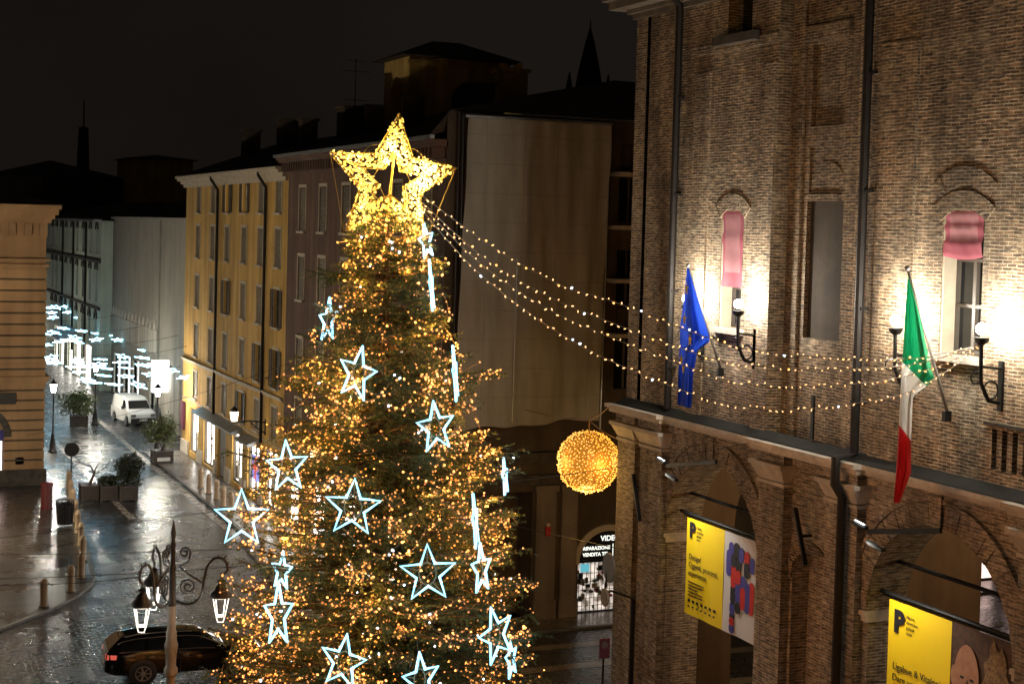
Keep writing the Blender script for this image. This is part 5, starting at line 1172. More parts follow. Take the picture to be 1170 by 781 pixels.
# ================================================================== four light strings to the palace
S0 = PD(480, 228, 26.4); E0 = P.p(22.65, 11.5, .6)
SB = bulb_mesh('bulb', M['string_bulb'], .0105, .05)
strs = [([(483, 224), (560, 280), (640, 325), (700, 344), (812, 387), (870, 401), (929, 407), (1033, 410), (1075, 404), (1118, 395)], 'topmost'), ([(481, 230), (555, 296), (630, 340), (700, 369), (812, 409), (870, 418), (937, 422), (1030, 418), (1080, 407), (1118, 396)], 'second highest'),
        ([(480, 233), (550, 302), (625, 352), (700, 386), (820, 431), (865, 438), (909, 441), (1000, 436), (1070, 419), (1118, 397)], 'second lowest'), ([(479, 236), (540, 305), (620, 368), (700, 413), (812, 457), (860, 465), (909, 468), (1021, 453), (1075, 428), (1118, 398)], 'lowest')]
pn = (E0-S0); pn.z = 0; nrm = Vector((pn.y, -pn.x, 0)).normalized()
for pts, nm in strs:
    W3 = []
    for x, y in pts:
        r = ray(x, y); k = (S0-CAM).dot(nrm)/r.dot(nrm); W3.append(CAM+r*k)
    # smooth spline through the points
    fine = []
    for i in range(len(W3)-1):
        p0, p1_, p2, p3 = W3[max(i-1, 0)], W3[i], W3[i+1], W3[min(i+2, len(W3)-1)]
        for k in range(10):
            s = k/10; fine.append(.5*((2*p1_)+(-p0+p2)*s+(2*p0-5*p1_+4*p2-p3)*s*s+(-p0+3*p1_-3*p2+p3)*s**3))
    fine.append(W3[-1])
    t = thing('light_string', f'{nm} of four bulb strings sagging from the golden star to the right wall lamp', 'string lights', tuple(W3[5]), group='light strings between tree and palace')
    q = MB(); q.tube(fine, .011, 4); q.build('cable', M['string_cable'], t)
    acc = 0; last = fine[0]; nxt = .1; cnt = 0
    for p in fine[1:]:
        seg = (p-last).length
        while acc+seg > nxt:
            k = (nxt-acc)/seg; o_ = last.lerp(p, k)+Vector((random.uniform(-.01, .01), random.uniform(-.01, .01), random.choice([-.025, .025, -.02])))
            if cnt < 110: bulb_objs([o_], [BH if random.random() < .05 else (BWt if random.random() < .04 else SB)], t)
            cnt += 1; nxt += .135*random.uniform(.8, 1.2)
        acc += seg; last = p
    print(nm, 'bulbs', cnt)
# ================================================================== STREET FURNITURE
def leaf_mesh(name, c, rx, rz, n, m, parent, size=(.05, .11), seed=1, flat=.0):
    r_ = np.random.default_rng(seed); d = r_.normal(size=(n, 3)); d /= np.linalg.norm(d, axis=1)[:, None]; rad = r_.random(n)**.45
    lump = 1+.22*np.sin(d[:, 0]*5+seed)+.18*np.sin(d[:, 1]*6+seed*2)+.15*np.sin(d[:, 2]*7)
    p = d*(rad*lump)[:, None]*np.array([rx, rx, rz])+np.array(c)
    a = r_.normal(size=(n, 3)); a /= np.linalg.norm(a, axis=1)[:, None]; b_ = np.cross(a, r_.normal(size=(n, 3))); b_ /= np.linalg.norm(b_, axis=1)[:, None]
    s = r_.uniform(*size, n)[:, None]; Vv = np.stack([p-a*s, p+b_*s*.45, p+a*s, p-b_*s*.45], 1).reshape(-1, 3)
    return np_mesh(name, Vv, np.arange(4*n).reshape(-1, 4), m, parent)
ORD = ['first', 'second', 'third', 'fourth', 'fifth', 'sixth', 'seventh', 'eighth', 'ninth', 'tenth']
bol = None
def bollard(p, label, group):
    global bol
    if bol is None:
        bol = thing('bollard', label, 'bollard', (p[0], p[1], .07), group=group)
        q = MB(); q.lathe([(.15, 0), (.15, .05), (.125, .09), (.12, .8), (.13, .82), (.12, .85), (.10, .93), (.06, .98), (.001, 1.0)], n=14); o = q.build('post', M['bollard'], bol, 'auto', world=False)
        q = MB(); q.lathe([(.17, -.02), (.17, .035), (.15, .037)], n=14); q.build('base_ring', M['kerb'], bol, world=False)
    else:
        o = copy_tree(bol); o.location = (p[0], p[1], .07); tag(o, label, 'bollard', group)
for k, p in enumerate([(6.56, 54.56), (7.72, 56.46), (8.38, 58.56), (8.85, 61.6), (9.16, 64.3), (9.40, 67.0), (9.66, 69.6), (9.93, 72.4), (10.16, 74.9), (10.45, 77.8)]):
    bollard(p, f'{ORD[k]} tan stone bollard from the front along the curved left pavement', 'bollards along the left pavement')
for k, p in enumerate([(15.17, 55.6), (15.25, 57.2), (15.45, 59.2), (16.62, 66.5), (16.66, 69.7), (16.71, 71.5), (16.82, 73.4), (16.8, 75.1), (16.82, 77.0)]):
    bollard(p, f'{ORD[k]} tan stone bollard from the tree along the ochre house pavement', 'bollards along the right pavement')
# red column and bin by the left corner
q = MB(); p = PZ(53, 583); q.lathe([(.3, .05), (.3, .12), (.26, .14), (.26, 1.15), (.3, 1.17), (.3, 1.27), (.2, 1.32), (.001, 1.33)], (p.x, p.y, 0), 16)
tag(q.build('red_column', M['darkred'], None, 'auto'), 'short dark red column at the foot of the banded corner building', 'column')
p = PZ(74, 602); t = thing('litter_bin', 'black slatted litter bin beside the curved row of bollards', 'bin', (p.x, p.y, .07))
q = MB(); q.lathe([(.24, .05), (.3, .1), (.36, .95), (.34, .95), (.28, .15)], (0, 0, 0), 20); q.build('basket', M['iron'], t, 'auto', world=False)
q = MB()
for k in range(20): a = 2*math.pi*k/20; q.bar((.31*math.cos(a), .31*math.sin(a), .08), (.39*math.cos(a), .39*math.sin(a), 1.1), .035, .02)
q.tube([(.39*math.cos(a), .39*math.sin(a), 1.1) for a in np.linspace(0, 6.28, 22)[:-1]], .025, 5, closed=True); q.build('slat_cage', M['black_plastic'], t, world=False)
# round sign
p = PZ(81, 560); t = thing('round_sign', 'round traffic sign on a thin pole by the left bollards', 'sign', (p.x, p.y, .07)); zc = PY(81, 513, p.y).z
q = MB(); q.tube([(p.x, p.y, 0), (p.x, p.y, zc+.3)], .035, 8); q.build('pole', M['iron'], t)
q = MB(); q.tube([(p.x, p.y-.04, zc), (p.x, p.y-.07, zc)], .36, 22); q.build('sign_disc', M['iron'], t)
# planters
def planter(p0, p1, label, h=.75, kind_='tree'):
    cx_, cy_ = (p0.x+p1.x)/2, p0.y+.55; wd = abs(p1.x-p0.x)/2
    t = thing('planter', label, 'planter', (cx_, cy_, 0), group='planters in the street')
    q = MB()
    for k in range(5): q.box(cx_-wd, cx_+wd, cy_-.55, cy_+.55, .06+k*(h-.06)/5, .06+(k+1)*(h-.06)/5-.02)
    for sx in (-1, 1):
        for sy in (-1, 1): q.box(cx_+sx*(wd-.04)-.05, cx_+sx*(wd-.04)+.05, cy_+sy*.51-.06, cy_+sy*.51+.06, 0, h+.02)
    q.build('box', M['wood_box'], t)
    q = MB(); q.box(cx_-wd+.07, cx_+wd-.07, cy_-.48, cy_+.48, h-.1, h-.05); q.build('soil', M['bark'], t)
    return t, cx_, cy_, wd
G = PZ(92, 573); G2 = PZ(115, 573)
t, cx_, cy_, wd = planter(PZ(93.5, 573), PZ(113.5, 573), 'dark planter with a bare crooked little tree, leftmost of three'); q = MB()
def px3(x, y): return PY(x, y, cy_)
q.tube([(cx_, cy_, .6), px3(105, 547), px3(108, 540)], [.09, .075, .06], 7)
for pts, r in (([(108, 541), (104, 533), (96, 530), (86, 527)], .045), ([(108, 541), (110, 533), (114, 528), (118, 523)], .045), ([(110, 541), (117, 536), (121, 533), (125, 526)], .04), ([(104, 533), (99, 526)], .025), ([(117, 536), (122, 537)], .02), ([(91, 529), (86, 530)], .015)):
    q.tube([px3(*p) for p in pts], list(np.linspace(r, r*.35, len(pts))), 6)
q.build('bare_tree', M['bark'], t, True)
t, cx_, cy_, wd = planter(PZ(115, 573), PZ(135, 573), 'dark planter with low dark foliage, middle of three'); leaf_mesh('foliage', (cx_, cy_, .88), .5, .3, 900, M['leaf_dark'], t, seed=4)
t, cx_, cy_, wd = planter(PZ(137, 573), PZ(158, 573), 'dark planter with a tall dark bush, rightmost of three'); leaf_mesh('foliage', (cx_+.1, cy_, 1.45), .62, .8, 2600, M['leaf_dark'], t, seed=5); q = MB(); q.tube([(cx_, cy_, .6), (cx_+.1, cy_, 1.6)], .05, 6); q.build('stem', M['bark'], t)
t, cx_, cy_, wd = planter(PZ(176, 531), PZ(199, 531), 'planter with a yellow-green leafy shrub at the corner of the ochre house'); leaf_mesh('foliage', (cx_, cy_, 1.85), .95, .85, 1900, M['leaf'], t, (.05, .12), seed=6); q = MB()
for k in range(5): q.tube([(cx_+random.uniform(-.2, .2), cy_, .6), (cx_+random.uniform(-.6, .6), cy_+random.uniform(-.3, .3), 1.7)], .03, 5)
q.build('stem', M['bark'], t)
q = MB(); q.box(cx_-.35, cx_+.35, cy_-.58, cy_-.553, .2, .4); q.build('label_plate', M['plate'], t)
t, cx_, cy_, wd = planter(PZ(82.5, 489), PZ(101, 489), 'planter with a rounded green shrub further up the street'); leaf_mesh('foliage', (cx_, cy_, 1.6), 1.15, .95, 2600, M['leaf'], t, (.06, .13), seed=7)
# street lamps in the lane
lampproto = None
def lane_lamp(p, h, label):
    global lampproto
    if lampproto is None:
        t = thing('street_lamp', label, 'street lamp', (p.x, p.y, 0), group='lamp posts in the lane'); H_ = 4.0
        q = MB(); q.lathe([(.26, 0), (.26, .12), (.19, .2), (.17, .5), (.1, .9), (.11, .95), (.055, 1.1), (.04, H_-.75), (.07, H_-.7), (.05, H_-.62)], n=12); q.build('post', M['iron'], t, 'auto', world=False)
        q = MB(); q.lathe([(.11, H_-.6), (.19, H_-.15)], n=6); g = q.build('lantern_glass', M['lamp_white'], t, world=False)
        q = MB(); q.lathe([(.22, H_-.15), (.2, H_-.1), (.06, H_+.06), (.03, H_+.1), (.03, H_+.16), (.001, H_+.2)], n=6); q.build('lantern_cap', M['iron'], t, world=False)
        lamp((0, 0, H_-.36), 440, (1, .90, .74), .2, g, world=False)
        lampproto = t
    else:
        t = copy_tree(lampproto); t.location = (p.x, p.y, 0); tag(t, label, 'street lamp', 'lamp posts in the lane')
    t.scale = (1, 1, h/4.0)
lane_lamp(PZ(60, 517), 4.1, 'lit lamp post beside the banded corner building')
lane_lamp(PZ(108.5, 485), 4.1, 'lit lamp post behind the rounded green shrub')
lane_lamp(PZ(179, 522), 4.1, 'lit lamp post beside the white van and yellow-green shrub')
lane_lamp(Vector((11.3, 112, 0)), 4.1, 'lit lamp post far down the lane past the banded corner building')  # this post and the next are added out of sight to light the far facades
lane_lamp(Vector((11.4, 134, 0)), 4.1, 'lit lamp post at the far end of the lane')
# bracket lanterns on the ochre and brown house
def bracket_lantern(y, z, label, x=18.5, L=1.5, pw=450):
    t = thing('bracket_lantern', label, 'lantern', (x, y, z), group='bracket lanterns on the street houses'); q = MB()
    q.tube([(x, y, z), (x-L*.5, y, z+.1), (x-L, y, z+.02)], .035, 6); q.tube([(x-.02, y, z-.5), (x-.4, y, z-.25), (x-.75, y, z+.06)], .025, 6)
    q.tube([(x-.55+.14*math.cos(a), y, z-.08+.14*math.sin(a)) for a in np.linspace(0, 6, 14)], .018, 5); q.box(x-.03, x-.001, y-.08, y+.08, z-.6, z+.15)
    q.lathe([(.03, .02), (.14, .08), (.10, .1)], (x-L, y, z), 8); q.build('bracket', M['iron'], t, True)
    q = MB(); q.lathe([(.13, .1), (.2, .55)], (x-L, y, z), 6); g = q.build('lantern_glass', M['lamp_warm'], t)
    q = MB(); q.lathe([(.24, .55), (.2, .6), (.08, .76), (.03, .8), (.001, .92)], (x-L, y, z), 6); q.build('lantern_cap', M['iron'], t)
    lamp((x-L, y, z+.35), pw, (1, .76, .46), .15, g)
a = PX(304, 470, 18.5); bracket_lantern(70.9, 4.1, 'lit bracket lantern on the ochre house beside the tree')
bracket_lantern(57.6, 4.3, 'lit bracket lantern on the brown corner building behind the tree'); 
# ornate candelabrum in the square
cb_ = PD(196, 781, 29.0); CX_, CY_ = 5.8, 28.85
t = thing('candelabrum_lamp', 'ornate black iron lamp post with three hanging lanterns on a pale shaft', 'street lamp', (CX_, CY_, 0))
q = MB(); q.lathe([(.42, 0), (.42, .25), (.32, .35), (.30, .9), (.2, 1.1), (.14, 1.3), (.10, 1.5), (.085, 4.9), (.13, 4.95), (.13, 5.05), (.095, 5.1), (.10, 5.3), (.12, 5.42), (.13, 5.5), (.10, 5.6), (.10, 5.75), (.08, 5.8), (.075, 6.25)], (CX_, CY_, 0), 14); q.build('shaft', M['paint_pole'], t, 'auto')
q = MB(); q.lathe([(.085, 6.25), (.10, 6.3), (.07, 6.4), (.06, 6.9), (.075, 6.95), (.05, 7.05), (.045, 7.35), (.06, 7.4), (.03, 7.5), (.055, 7.62), (.03, 7.75), (.001, 7.9)], (CX_, CY_, 0), 12); q.build('finial_post', M['iron'], t, 'auto')
rdir = Vector((_R0.x, _R0.y, 0)); fdir = Vector((math.sin(_y), math.cos(_y), 0))
def spiral(c, u, r0, r1, a0, a1, n=26): return [c+u*(r0+(r1-r0)*k/n)*math.cos(a0+(a1-a0)*k/n)+Vector((0, 0, 1))*(r0+(r1-r0)*k/n)*math.sin(a0+(a1-a0)*k/n) for k in range(n+1)]
O = Vector((CX_, CY_, 0))
for k, (u, L) in enumerate(((rdir, .92), ((rdir*-.38+fdir*-.92), .95), ((rdir*-.56+fdir*.83), .95))):
    q = MB(); Zv = Vector((0, 0, 1))
    arm = [O+u*.06+Zv*6.35, O+u*.3+Zv*6.28, O+u*.52+Zv*6.42, O+u*.6+Zv*6.78, O+u*.66+Zv*7.03, O+u*.8+Zv*7.17, O+u*.96+Zv*7.15, O+u*1.04+Zv*7.0, O+u*1.0+Zv*6.9, O+u*L+Zv*6.88]
    fine = []
    for i in range(len(arm)-1):
        p0, p1_, p2, p3 = arm[max(i-1, 0)], arm[i], arm[i+1], arm[min(i+2, len(arm)-1)]
        for s in (0, .25, .5, .75): fine.append(.5*((2*p1_)+(-p0+p2)*s+(2*p0-5*p1_+4*p2-p3)*s*s+(-p0+3*p1_-3*p2+p3)*s**3))
    fine.append(arm[-1]); q.tube(fine, .026, 7)
    q.tube(spiral(O+u*.3+Zv*6.62, u, .03, .16, 0, 10.5), .016, 6)
    q.tube(spiral(O+u*.22+Zv*7.26, u, .03, .11, 8, 0)+[O+u*.3+Zv*7.1, O+u*.12+Zv*7.0, O+u*.3+Zv*6.86, O+u*.56+Zv*6.7], .018, 6)
    for i in range(6, len(fine)-4, 3): q.bar(fine[i], fine[i]+u*.035+Zv*.07, .02)
    q.tube([O+u*1.03+Zv*7.0, O+u*1.18+Zv*7.0], [.02, .004], 5)
    q.build('arm', M['iron'], t, True)
    lc = O+u*L; z0 = 6.9
    q = MB(); q.tube([lc+Zv*z0, lc+Zv*(z0-.14)], .02, 6); q.lathe([(.03, -.12), (.09, -.16), (.05, -.2), (.11, -.26), (.12, -.31), (.20, -.38), (.215, -.45), (.19, -.47)], (lc.x, lc.y, z0), 10); hd = q.build('lantern_hood', M['iron'], t, 'auto')
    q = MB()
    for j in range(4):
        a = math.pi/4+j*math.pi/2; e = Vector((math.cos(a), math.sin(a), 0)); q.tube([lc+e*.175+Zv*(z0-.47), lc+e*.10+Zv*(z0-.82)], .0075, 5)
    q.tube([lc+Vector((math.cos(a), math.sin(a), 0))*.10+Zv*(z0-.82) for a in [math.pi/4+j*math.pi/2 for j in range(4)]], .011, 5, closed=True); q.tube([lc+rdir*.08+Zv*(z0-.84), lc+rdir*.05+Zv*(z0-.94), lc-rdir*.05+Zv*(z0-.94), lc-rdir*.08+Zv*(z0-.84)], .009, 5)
    gl = q.build('glowing_frame', M['lamp_edge'], hd)
    lamp(lc+Zv*(z0-.60), 2.5, (1, .86, .66), .1, gl)
# car
def wheel(parent, x, y, r=.33):
    q = MB(); q.tube([(x, y-.11, r), (x, y-.08, r), (x, y+.08, r), (x, y+.11, r)], [r*.9, r, r, r*.9], 24); o = q.build('wheel', M['rubber'], parent, 'auto', world=False)
    s = -1 if y < 0 else 1; q = MB(); q.tube([(x, y+s*.1, r), (x, y+s*.118, r)], r*.22, 12)
    for k in range(7):
        a = 2*math.pi*k/7; q.bar((x, y+s*.108, r), (x+r*.66*math.cos(a), y+s*.112, r+r*.66*math.sin(a)), .055, .02)
    q.tube([(x+r*.68*math.cos(a), y+s*.108, r+r*.68*math.sin(a)) for a in np.linspace(0, 6.283, 25)[:-1]], .018, 6, closed=True); q.build('rim', M['alloy'], o, world=False)
def vehicle(name, label, cat, loc, rz, prof_, cabin, W_, roofw, paint, wheels, wr):
    t = thing(name, label, cat, loc, rz)
    pts = list(prof_); low = []
    for x in sorted(wheels, reverse=True):   # bottom edge from front to rear with wheel arches
        low += [(x+(wr+.06)*math.cos(a), .2+max(0, (wr+.06)*math.sin(a))+(wr-.2 if math.sin(a) > .05 else 0)) for a in np.linspace(0, math.pi, 10)]
    poly = pts+low
    q = MB(); hw = W_/2
    q.prism([(x, -hw, z) for x, z in poly], (0, W_, 0)); body = q.build('body', paint, t, 'auto', world=False, bevel=.07, seg=3)
    q = MB(); n = len(cabin); zb = min(z for x, z in cabin); zt_ = max(z for x, z in cabin); wid = lambda z: hw-.05+(roofw-hw+.05)*(z-zb)/(zt_-zb)
    i = q.vs([(x, -wid(z), z) for x, z in cabin]+[(x, wid(z), z) for x, z in cabin]); q.f += [tuple(range(i+n-1, i-1, -1)), tuple(range(i+n, i+2*n))]; q.m += [0, 0]
    for k in range(n): l = (k+1) % n; q.f.append((i+k, i+l, i+n+l, i+n+k)); q.m.append(0)
    q.build('cabin', paint, t, 'auto', world=False, bevel=.06, seg=3)
    return t, wid, hw
CX = [-2.40, -2.36, -2.28, -2.1, -1.9, -1.5, -.8, 0, .35, .7, 1.05, 1.3, 1.8, 2.15, 2.33, 2.40]
CT = [.62, .92, 1.06, 1.25, 1.37, 1.445, 1.475, 1.465, 1.415, 1.23, 1.02, .955, .885, .80, .66, .52]
CWD = [.62, .72, .80, .85, .88, .90, .91, .91, .91, .905, .90, .89, .86, .80, .70, .60]
ctop = lambda x: float(np.interp(x, CX, CT)); cwid = lambda x: float(np.interp(x, CX, CWD))
def csec(x):
    zt, Wd = ctop(x), cwid(x); zb = min(.95, zt-.035); g = max(0, min(1, (zt-.98)/.45))
    z0 = .24+.1*max(0, (abs(x)-2.1)/.3)
    return [(0, z0), (Wd*.8, z0), (Wd*.97, z0+.06), (Wd, min(.5, zb-.1)), (Wd*.995, min(.72, zb-.04)), (Wd*.96, zb), (Wd*(.94-.02*g), zb+(zt-zb)*.12), (Wd*(.90-.19*g), zb+(zt-zb)*.82), (Wd*(.80-.22*g), zb+(zt-zb)*.95), (Wd*(.45-.1*g), zt-.004), (0, zt)]
def cside(x, f): 
    zt, Wd = ctop(x), cwid(x); zb = min(.95, zt-.035); g = max(0, min(1, (zt-.98)/.45)); a = Wd*(.94-.02*g); b_ = Wd*(.90-.19*g); k = (f-.12)/.7
    return a+(b_-a)*k, zb+(zt-zb)*f
t = thing('parked_car', 'black estate car crossing the wet square behind the ornate lamp post', 'car', (9.6, 45.6, 0), math.radians(-4)); t.scale = (1, 1, .93)
xs = sorted(set(list(np.linspace(-2.40, 2.40, 49))+CX)); q = MB(); base_ = []
for x in xs:
    h_ = csec(x); base_.append(q.vs([(x, -y, z) for y, z in h_]+[(x, y, z) for y, z in h_[-2:0:-1]]))
nn = 2*11-2
for a_, b_ in zip(base_, base_[1:]):
    for j in range(nn): l = (j+1) % nn; q.f.append((a_+j, a_+l, b_+l, b_+j)); q.m.append(0)
q.f.append(tuple(base_[0]+j for j in range(nn))); q.f.append(tuple(base_[-1]+j for j in range(nn-1, -1, -1))); q.m += [0, 0]
body = q.build('body', M['carpaint'], t, 'auto', world=False)
for x in (1.42, -1.33):
    for y in (-1, 1):
        q = MB(); q.tube([(x, y*.55, .36), (x, y*.906, .36), (x, y*.912, .36)], [.40, .40, .385], 26); q.build('wheel_arch', M['black_plastic'], t, 'auto', world=False); wheel(t, x, y*.83, .33)
for s in (-1, 1):
    for x0, x1, a0, a1 in ((-.22, .92, 0, .52), (-1.2, -.3, 0, 0), (-1.98, -1.28, .2, 0)):
        q = MB(); n = 8
        for k in range(n):
            xa, xb = x0+(x1-x0)*k/n, x0+(x1-x0)*(k+1)/n
            def P4(x, f): y, z = cside(x, f); return (x, s*(y+.009), z)
            fa = lambda x: .80 if ctop(x) > 1.2 else .45
            q.poly([P4(xa, .16), P4(xb, .16), P4(xb, fa(xb)), P4(xa, fa(xa))])
        q.build('side_window', M['glass'], t, True, world=False)
    q = MB(); q.tube([(x, s*(cside(x, .84)[0]+.012), cside(x, .84)[1]) for x in np.linspace(-2.05, .95, 24)], .012, 4); q.tube([(x, s*(cside(x, .13)[0]+.008), cside(x, .13)[1]) for x in np.linspace(-2.0, 1.0, 16)], .008, 4); q.build('chrome_trim', M['alloy'], t, world=False)
    q = MB(); q.hexa([(2.04, s*.60, .60), (2.31, s*.50, .60), (2.26, s*.76, .60), (2.05, s*.85, .62)], [(1.98, s*.60, .80), (2.22, s*.50, .74), (2.20, s*.74, .74), (1.98, s*.85, .80)]); q.build('headlight', M['headlight'], t, world=False, bevel=.02)
    q = MB(); q.box(2.3, 2.38, s*.58-.1, s*.58+.1, .36, .41); q.build('fog_light', M['headlight'], t, world=False)
    q = MB(); q.hexa([(-2.36, s*.5, .78), (-2.39, s*.5, .78), (-2.36, s*.74, .78), (-2.1, s*.87, .80)], [(-2.30, s*.5, .92), (-2.37, s*.5, .92), (-2.33, s*.74, .93), (-2.08, s*.87, .93)]); q.build('taillight', M['taillight'], t, world=False)
    q = MB(); q.hexa([(.72, s*.90, .99), (.92, s*.90, .99), (.90, s*1.05, 1.0), (.74, s*1.05, 1.0)], [(.74, s*.90, 1.09), (.9, s*.90, 1.09), (.88, s*1.05, 1.11), (.76, s*1.05, 1.11)]); q.build('wing_mirror', M['carpaint'], t, world=False, bevel=.02)
    for x in (-.26, -1.24):
        q = MB(); q.box(x-.007, x+.007, s*.905-.008, s*.905+.008, .32, .93); q.build('door_seam', M['black_plastic'], t, world=False); q = MB(); q.box(x+.06, x+.24, s*.905-.02, s*.905+.02, .83, .86); q.build('door_handle', M['alloy'], t, world=False)
q = MB()
for k in range(6):
    xa, xb = 1.0-.62*k/6, 1.0-.62*(k+1)/6; wa, wb = cwid(xa)*.74-.1*k/6, cwid(xb)*.74-.1*(k+1)/6
    for j in range(6):
        u0, u1 = -1+2*j/6, -1+2*(j+1)/6; cz = lambda x, u: ctop(x)+.014-.05*u*u
        q.poly([(xa, wa*u0, cz(xa, u0)), (xa, wa*u1, cz(xa, u1)), (xb, wb*u1, cz(xb, u1)), (xb, wb*u0, cz(xb, u0))])
q.build('windscreen', M['glass'], t, True, world=False)
q = MB(); q.poly([(-2.30, -.62, 1.06), (-2.30, .62, 1.06), (-1.99, .5, 1.355), (-1.99, -.5, 1.355)]); q.build('rear_window', M['glass'], t, world=False)
q = MB(); q.box(-2.42, -2.38, -.26, .26, .55, .66); q.build('number_plate', M['plate'], t, world=False)
for y in (-.55, .55):
    q = MB(); q.tube([(x, y, ctop(x)+.03) for x in np.linspace(-1.85, .1, 12)], .015, 5); q.build('roof_rail', M['alloy'], t, True, world=False)
# van
vp = PZ(163, 486); yv = Vector((18.0, 100.3, 0)); yv = Vector((vp.x-.35, vp.y+1.6, 0))
prof_ = [(-2.1, .25), (-2.15, .6), (-2.13, 1.05), (1.0, 1.05), (1.75, .98), (2.08, .82), (2.15, .5), (2.1, .25)]
cabin = [(-2.12, 1.0), (1.4, 1.0), (.75, 1.62), (.4, 1.78), (-1.9, 1.8), (-2.08, 1.7)]
t, wid, hw = vehicle('white_van', 'small white delivery van facing the square by the beige building', 'van', tuple(yv), math.radians(-82), prof_, cabin, 1.75, .68, M['vanpaint'], (1.3, -1.35), .31)
for x in (1.3, -1.35):
    for y in (-.8, .8): wheel(t, x, y, .31)
q = MB(); q.poly([(1.31, -.72, 1.1), (1.31, .72, 1.1), (.82, .62, 1.58), (.82, -.62, 1.58)]); q.build('windscreen', M['glass'], t, world=False)
for s in (-1, 1):
    q = MB(); q.poly([(.2, s*(wid(1.1)+.012), 1.1), (1.0, s*(wid(1.1)+.012), 1.1), (.62, s*(wid(1.55)+.012), 1.55), (.2, s*(wid(1.6)+.012), 1.6)]); q.build('side_window', M['glass'], t, world=False)
    q = MB(); q.box(2.0, 2.16, s*.66-.16, s*.66+.16, .62, .82); q.build('headlight', M['sign_grey'], t, world=False, bevel=.02)
    q = MB(); q.box(.8, .95, min(s*.9, s*1.08), max(s*.9, s*1.08), 1.05, 1.25); q.build('wing_mirror', M['black_plastic'], t, world=False)
q = MB(); q.box(2.08, 2.2, -.82, .82, .24, .56); q.build('bumper', M['black_plastic'], t, world=False, bevel=.03)
q = MB(); q.box(2.2, 2.22, -.26, .26, .38, .49); q.build('number_plate', M['plate'], t, world=False)
# signs by the palace corner
p = PX(722, 700, 19.65); t = thing('corner_sign_post', 'black pole on the palace corner with a round mirror and small disc', 'sign', (p.x, p.y, 0))
q = MB(); q.tube([(19.68, p.y, 0), (19.68, p.y, PX(722, 683, 19.65).z)], .06, 8); zt_ = PX(722, 683, 19.65).z
e1 = PD(697, 648, 41.2); e2 = PD(692, 682, 41.2); q.tube([(19.68, p.y, zt_), (19.3, p.y+.6, zt_+.1), e2+Vector((0, .1, 0))], .035, 6); q.tube([e2+Vector((0, .1, 0)), e1+Vector((0, .1, 0))], .03, 6); q.build('pole', M['iron'], t)
def disc_at(c, r, m, name, parent):
    dv = (CAM-c); dv.z = 0; dv.normalize(); dv = Vector((-.98, .08, 0)).normalized(); q = MB(); q.tube([c, c+dv*.05], r, 22); q.build(name, M[m], parent)
disc_at(e1, .4, 'sign_grey', 'round_mirror', t); disc_at(e2, .24, 'beige', 'small_disc', t)
p = PZ(687, 832); t = thing('traffic_sign', 'purple-brown faced traffic sign on a slim post in the side street', 'sign', (p.x, p.y, 0))
q = MB(); q.tube([(p.x, p.y, 0), (p.x, p.y, 2.5)], .03, 8); q.build('pole', M['iron'], t); q = MB(); q.box(p.x-.16, p.x+.16, p.y-.06, p.y-.035, 1.95, 2.5); q.build('sign_face', M['sign_purple'], t, bevel=.05)
q = MB(); q.tube([(p.x, p.y-.065, 2.32), (p.x, p.y-.06, 2.32)], .1, 14); q.build('sign_symbol', M['sign_grey'], t)
# big backlit box sign by the beige building
p = PX(187, 430, 19.2); t = thing('box_sign', 'big glowing white box sign hanging off the beige building corner', 'sign', (19.2, p.y, p.z)); q = MB(); q.box(18.45, 19.5, p.y-.22, p.y+.22, p.z-1.0, p.z+1.05); q.build('light_box', M['sign_white'], t); q = MB(); q.box(19.5, 19.7, p.y-.05, p.y+.05, p.z+.6, p.z+.7); q.box(18.19, 19.51, p.y-.225, p.y+.225, p.z+.62, p.z+.66); q.build('bracket', M['iron'], t)
# wires over the square and lane
def wire(a, c, sag, label, r=.012):
    q = MB(); q.tube([a.lerp(c, k/16)-Vector((0, 0, sag*4*(k/16)*(1-k/16))) for k in range(17)], r, 4, cap=False); tag(q.build('overhead_wire', M['cable']), label, 'wire')
wire(PD(-60, 621, 46), PD(345, 570, 50), .05, 'overhead wire crossing the square above the litter bin')
wire(PD(-60, 632, 46.4), PD(345, 622, 50), .12, 'lower overhead wire crossing behind the lamp post finial')
wire(PD(-60, 662, 40), PD(345, 640, 44), .1, 'overhead wire crossing in front of the front bollards')
wire(PD(-40, 667, 40), PD(200, 652, 44), .16, 'slack wire just under the front bollards wire')
wire(PD(30, 497, 74), PX(330, 415, 18.45), .3, 'thin wire slung from the banded building to the ochre house')
wire(PY(20, 470, 79.6), PX(206, 418, 18.45), .5, 'thin wire crossing the lane under the star lights')
wire(PD(560, 552, 46), PX(870, 503, 19.6), .1, 'thin wire passing in front of the amber ball to the palace')
wire(PD(545, 590, 46), PX(780, 640, 20.0), .05, 'thin cable running above the lit shop to the palace arch')
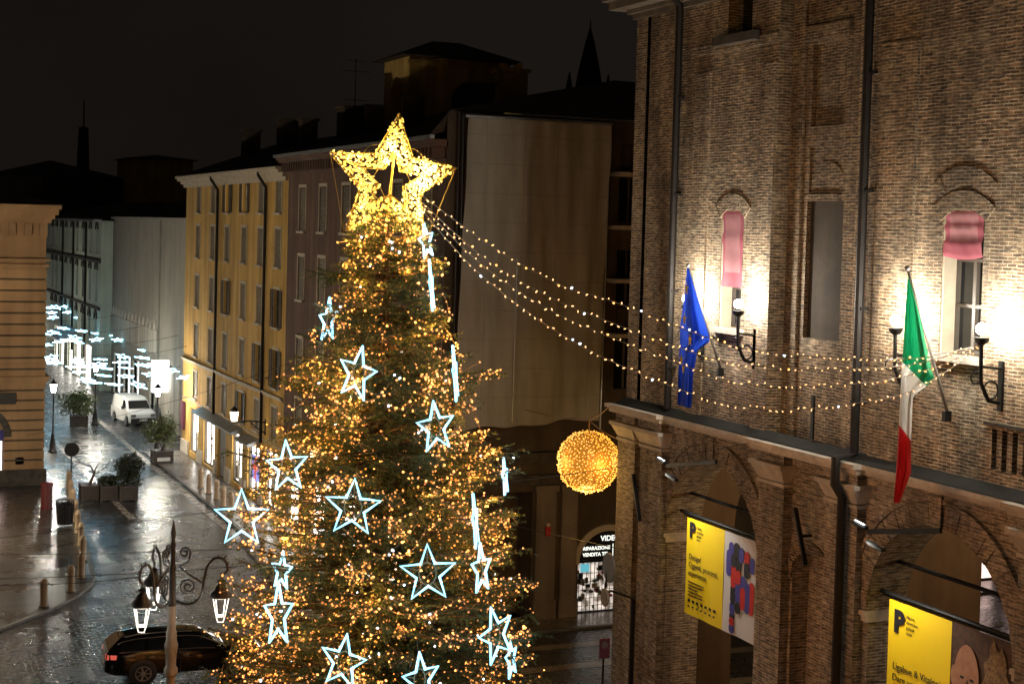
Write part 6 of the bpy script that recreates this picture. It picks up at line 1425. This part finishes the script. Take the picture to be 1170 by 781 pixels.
# stars of light over the lane
SL = [(90, 125), (145, 122), (212, 122), (112, 158), (225, 155), (120, 190), (300, 195), (190, 263), (310, 280), (130, 290), (75, 300), (415, 298), (410, 338), (265, 322), (75, 372), (165, 352), (215, 340), (280, 352), (545, 310), (553, 340), (695, 332), (730, 412), (585, 450), (720, 460), (575, 490), (110, 455), (130, 492), (105, 478), (285, 475), (290, 495), (440, 470), (430, 502), (605, 527), (715, 508), (790, 508), (260, 520), (335, 520), (470, 530), (300, 555), (455, 578), (350, 605), (380, 625), (610, 583), (770, 572), (525, 637), (690, 642), (915, 542), (1005, 590)]
for k, (a_, b_) in enumerate(SL):
    x, y = 40+a_/5.85, 330+b_/5.85; d_ = 140+(82-140)*(y-350)/(440-350)+random.uniform(-2, 2)
    p = PD(x, y, d_); o = neon_star_obj('street_star', tuple(p), .5*random.uniform(.9, 1.1), az_view+random.uniform(-.5, .5), random.uniform(0, 6.28), math.radians(68+random.uniform(-9, 12)), 'small white star light strung flat across the lane', 'star lights over the lane', M['neon_far'], .024, False)
for k, yy in enumerate((88, 96, 106, 118, 131)):
    wire(Vector((9.6, yy, 6.4)), Vector((18.6 if yy < 90 or yy > 122 else 19.6, yy+1, 6.3)), .6, f'{ORD[k]} span wire carrying star lights across the lane')
# unseen lamp posts added outside the view to brighten facades and sheet
def added_square_lamp(x, y, pw, label, h=6.6, col=(1, .80, .55)):
    t = thing('added_square_lamp', label, 'street lamp', (x, y, 0), group='lamp posts around the square')
    q = MB(); q.lathe([(.3, 0), (.3, .3), (.16, .6), (.08, 1.2), (.06, h-.6), (.12, h-.55)], (x, y, 0), 12); q.build('post', M['iron'], t, 'auto')
    q = MB(); q.lathe([(.14, h-.55), (.26, h)], (x, y, 0), 6); g = q.build('lantern_glass', M['lamp_warm'], t); q = MB(); q.lathe([(.3, h), (.1, h+.25), (.001, h+.4)], (x, y, 0), 6); q.build('lantern_cap', M['iron'], t)
    lamp((x, y, h-.3), pw, col, .25, g)
added_square_lamp(3.0, 66, 2300, 'lamp post in the square left of the picture', col=(1, .86, .64))
added_square_lamp(-1.5, 33, 560, 'lamp post in the square near the left viewpoint', col=(1, .90, .76))
added_square_lamp(6, 8, 130, 'lamp post in the square below the viewpoint', col=(1, .90, .76))
# wall lamp of the left building, just outside the frame
t = thing('wall_lantern', 'wall lantern high on the banded corner building', 'lantern', (6.5, 79.4, 9.9)); q = MB(); q.tube([(6.5, 79.7, 9.7), (6.5, 79.2, 9.6), (6.5, 79.1, 9.8)], .04, 6); q.build('bracket', M['iron'], t); q = MB(); q.sphere((6.5, 79.1, 9.95), .18, 12, 8); g = q.build('globe', M['lamp_warm'], t, True)
lamp((6.5, 79.1, 9.95), 60, (1, .72, .38), .18, g)
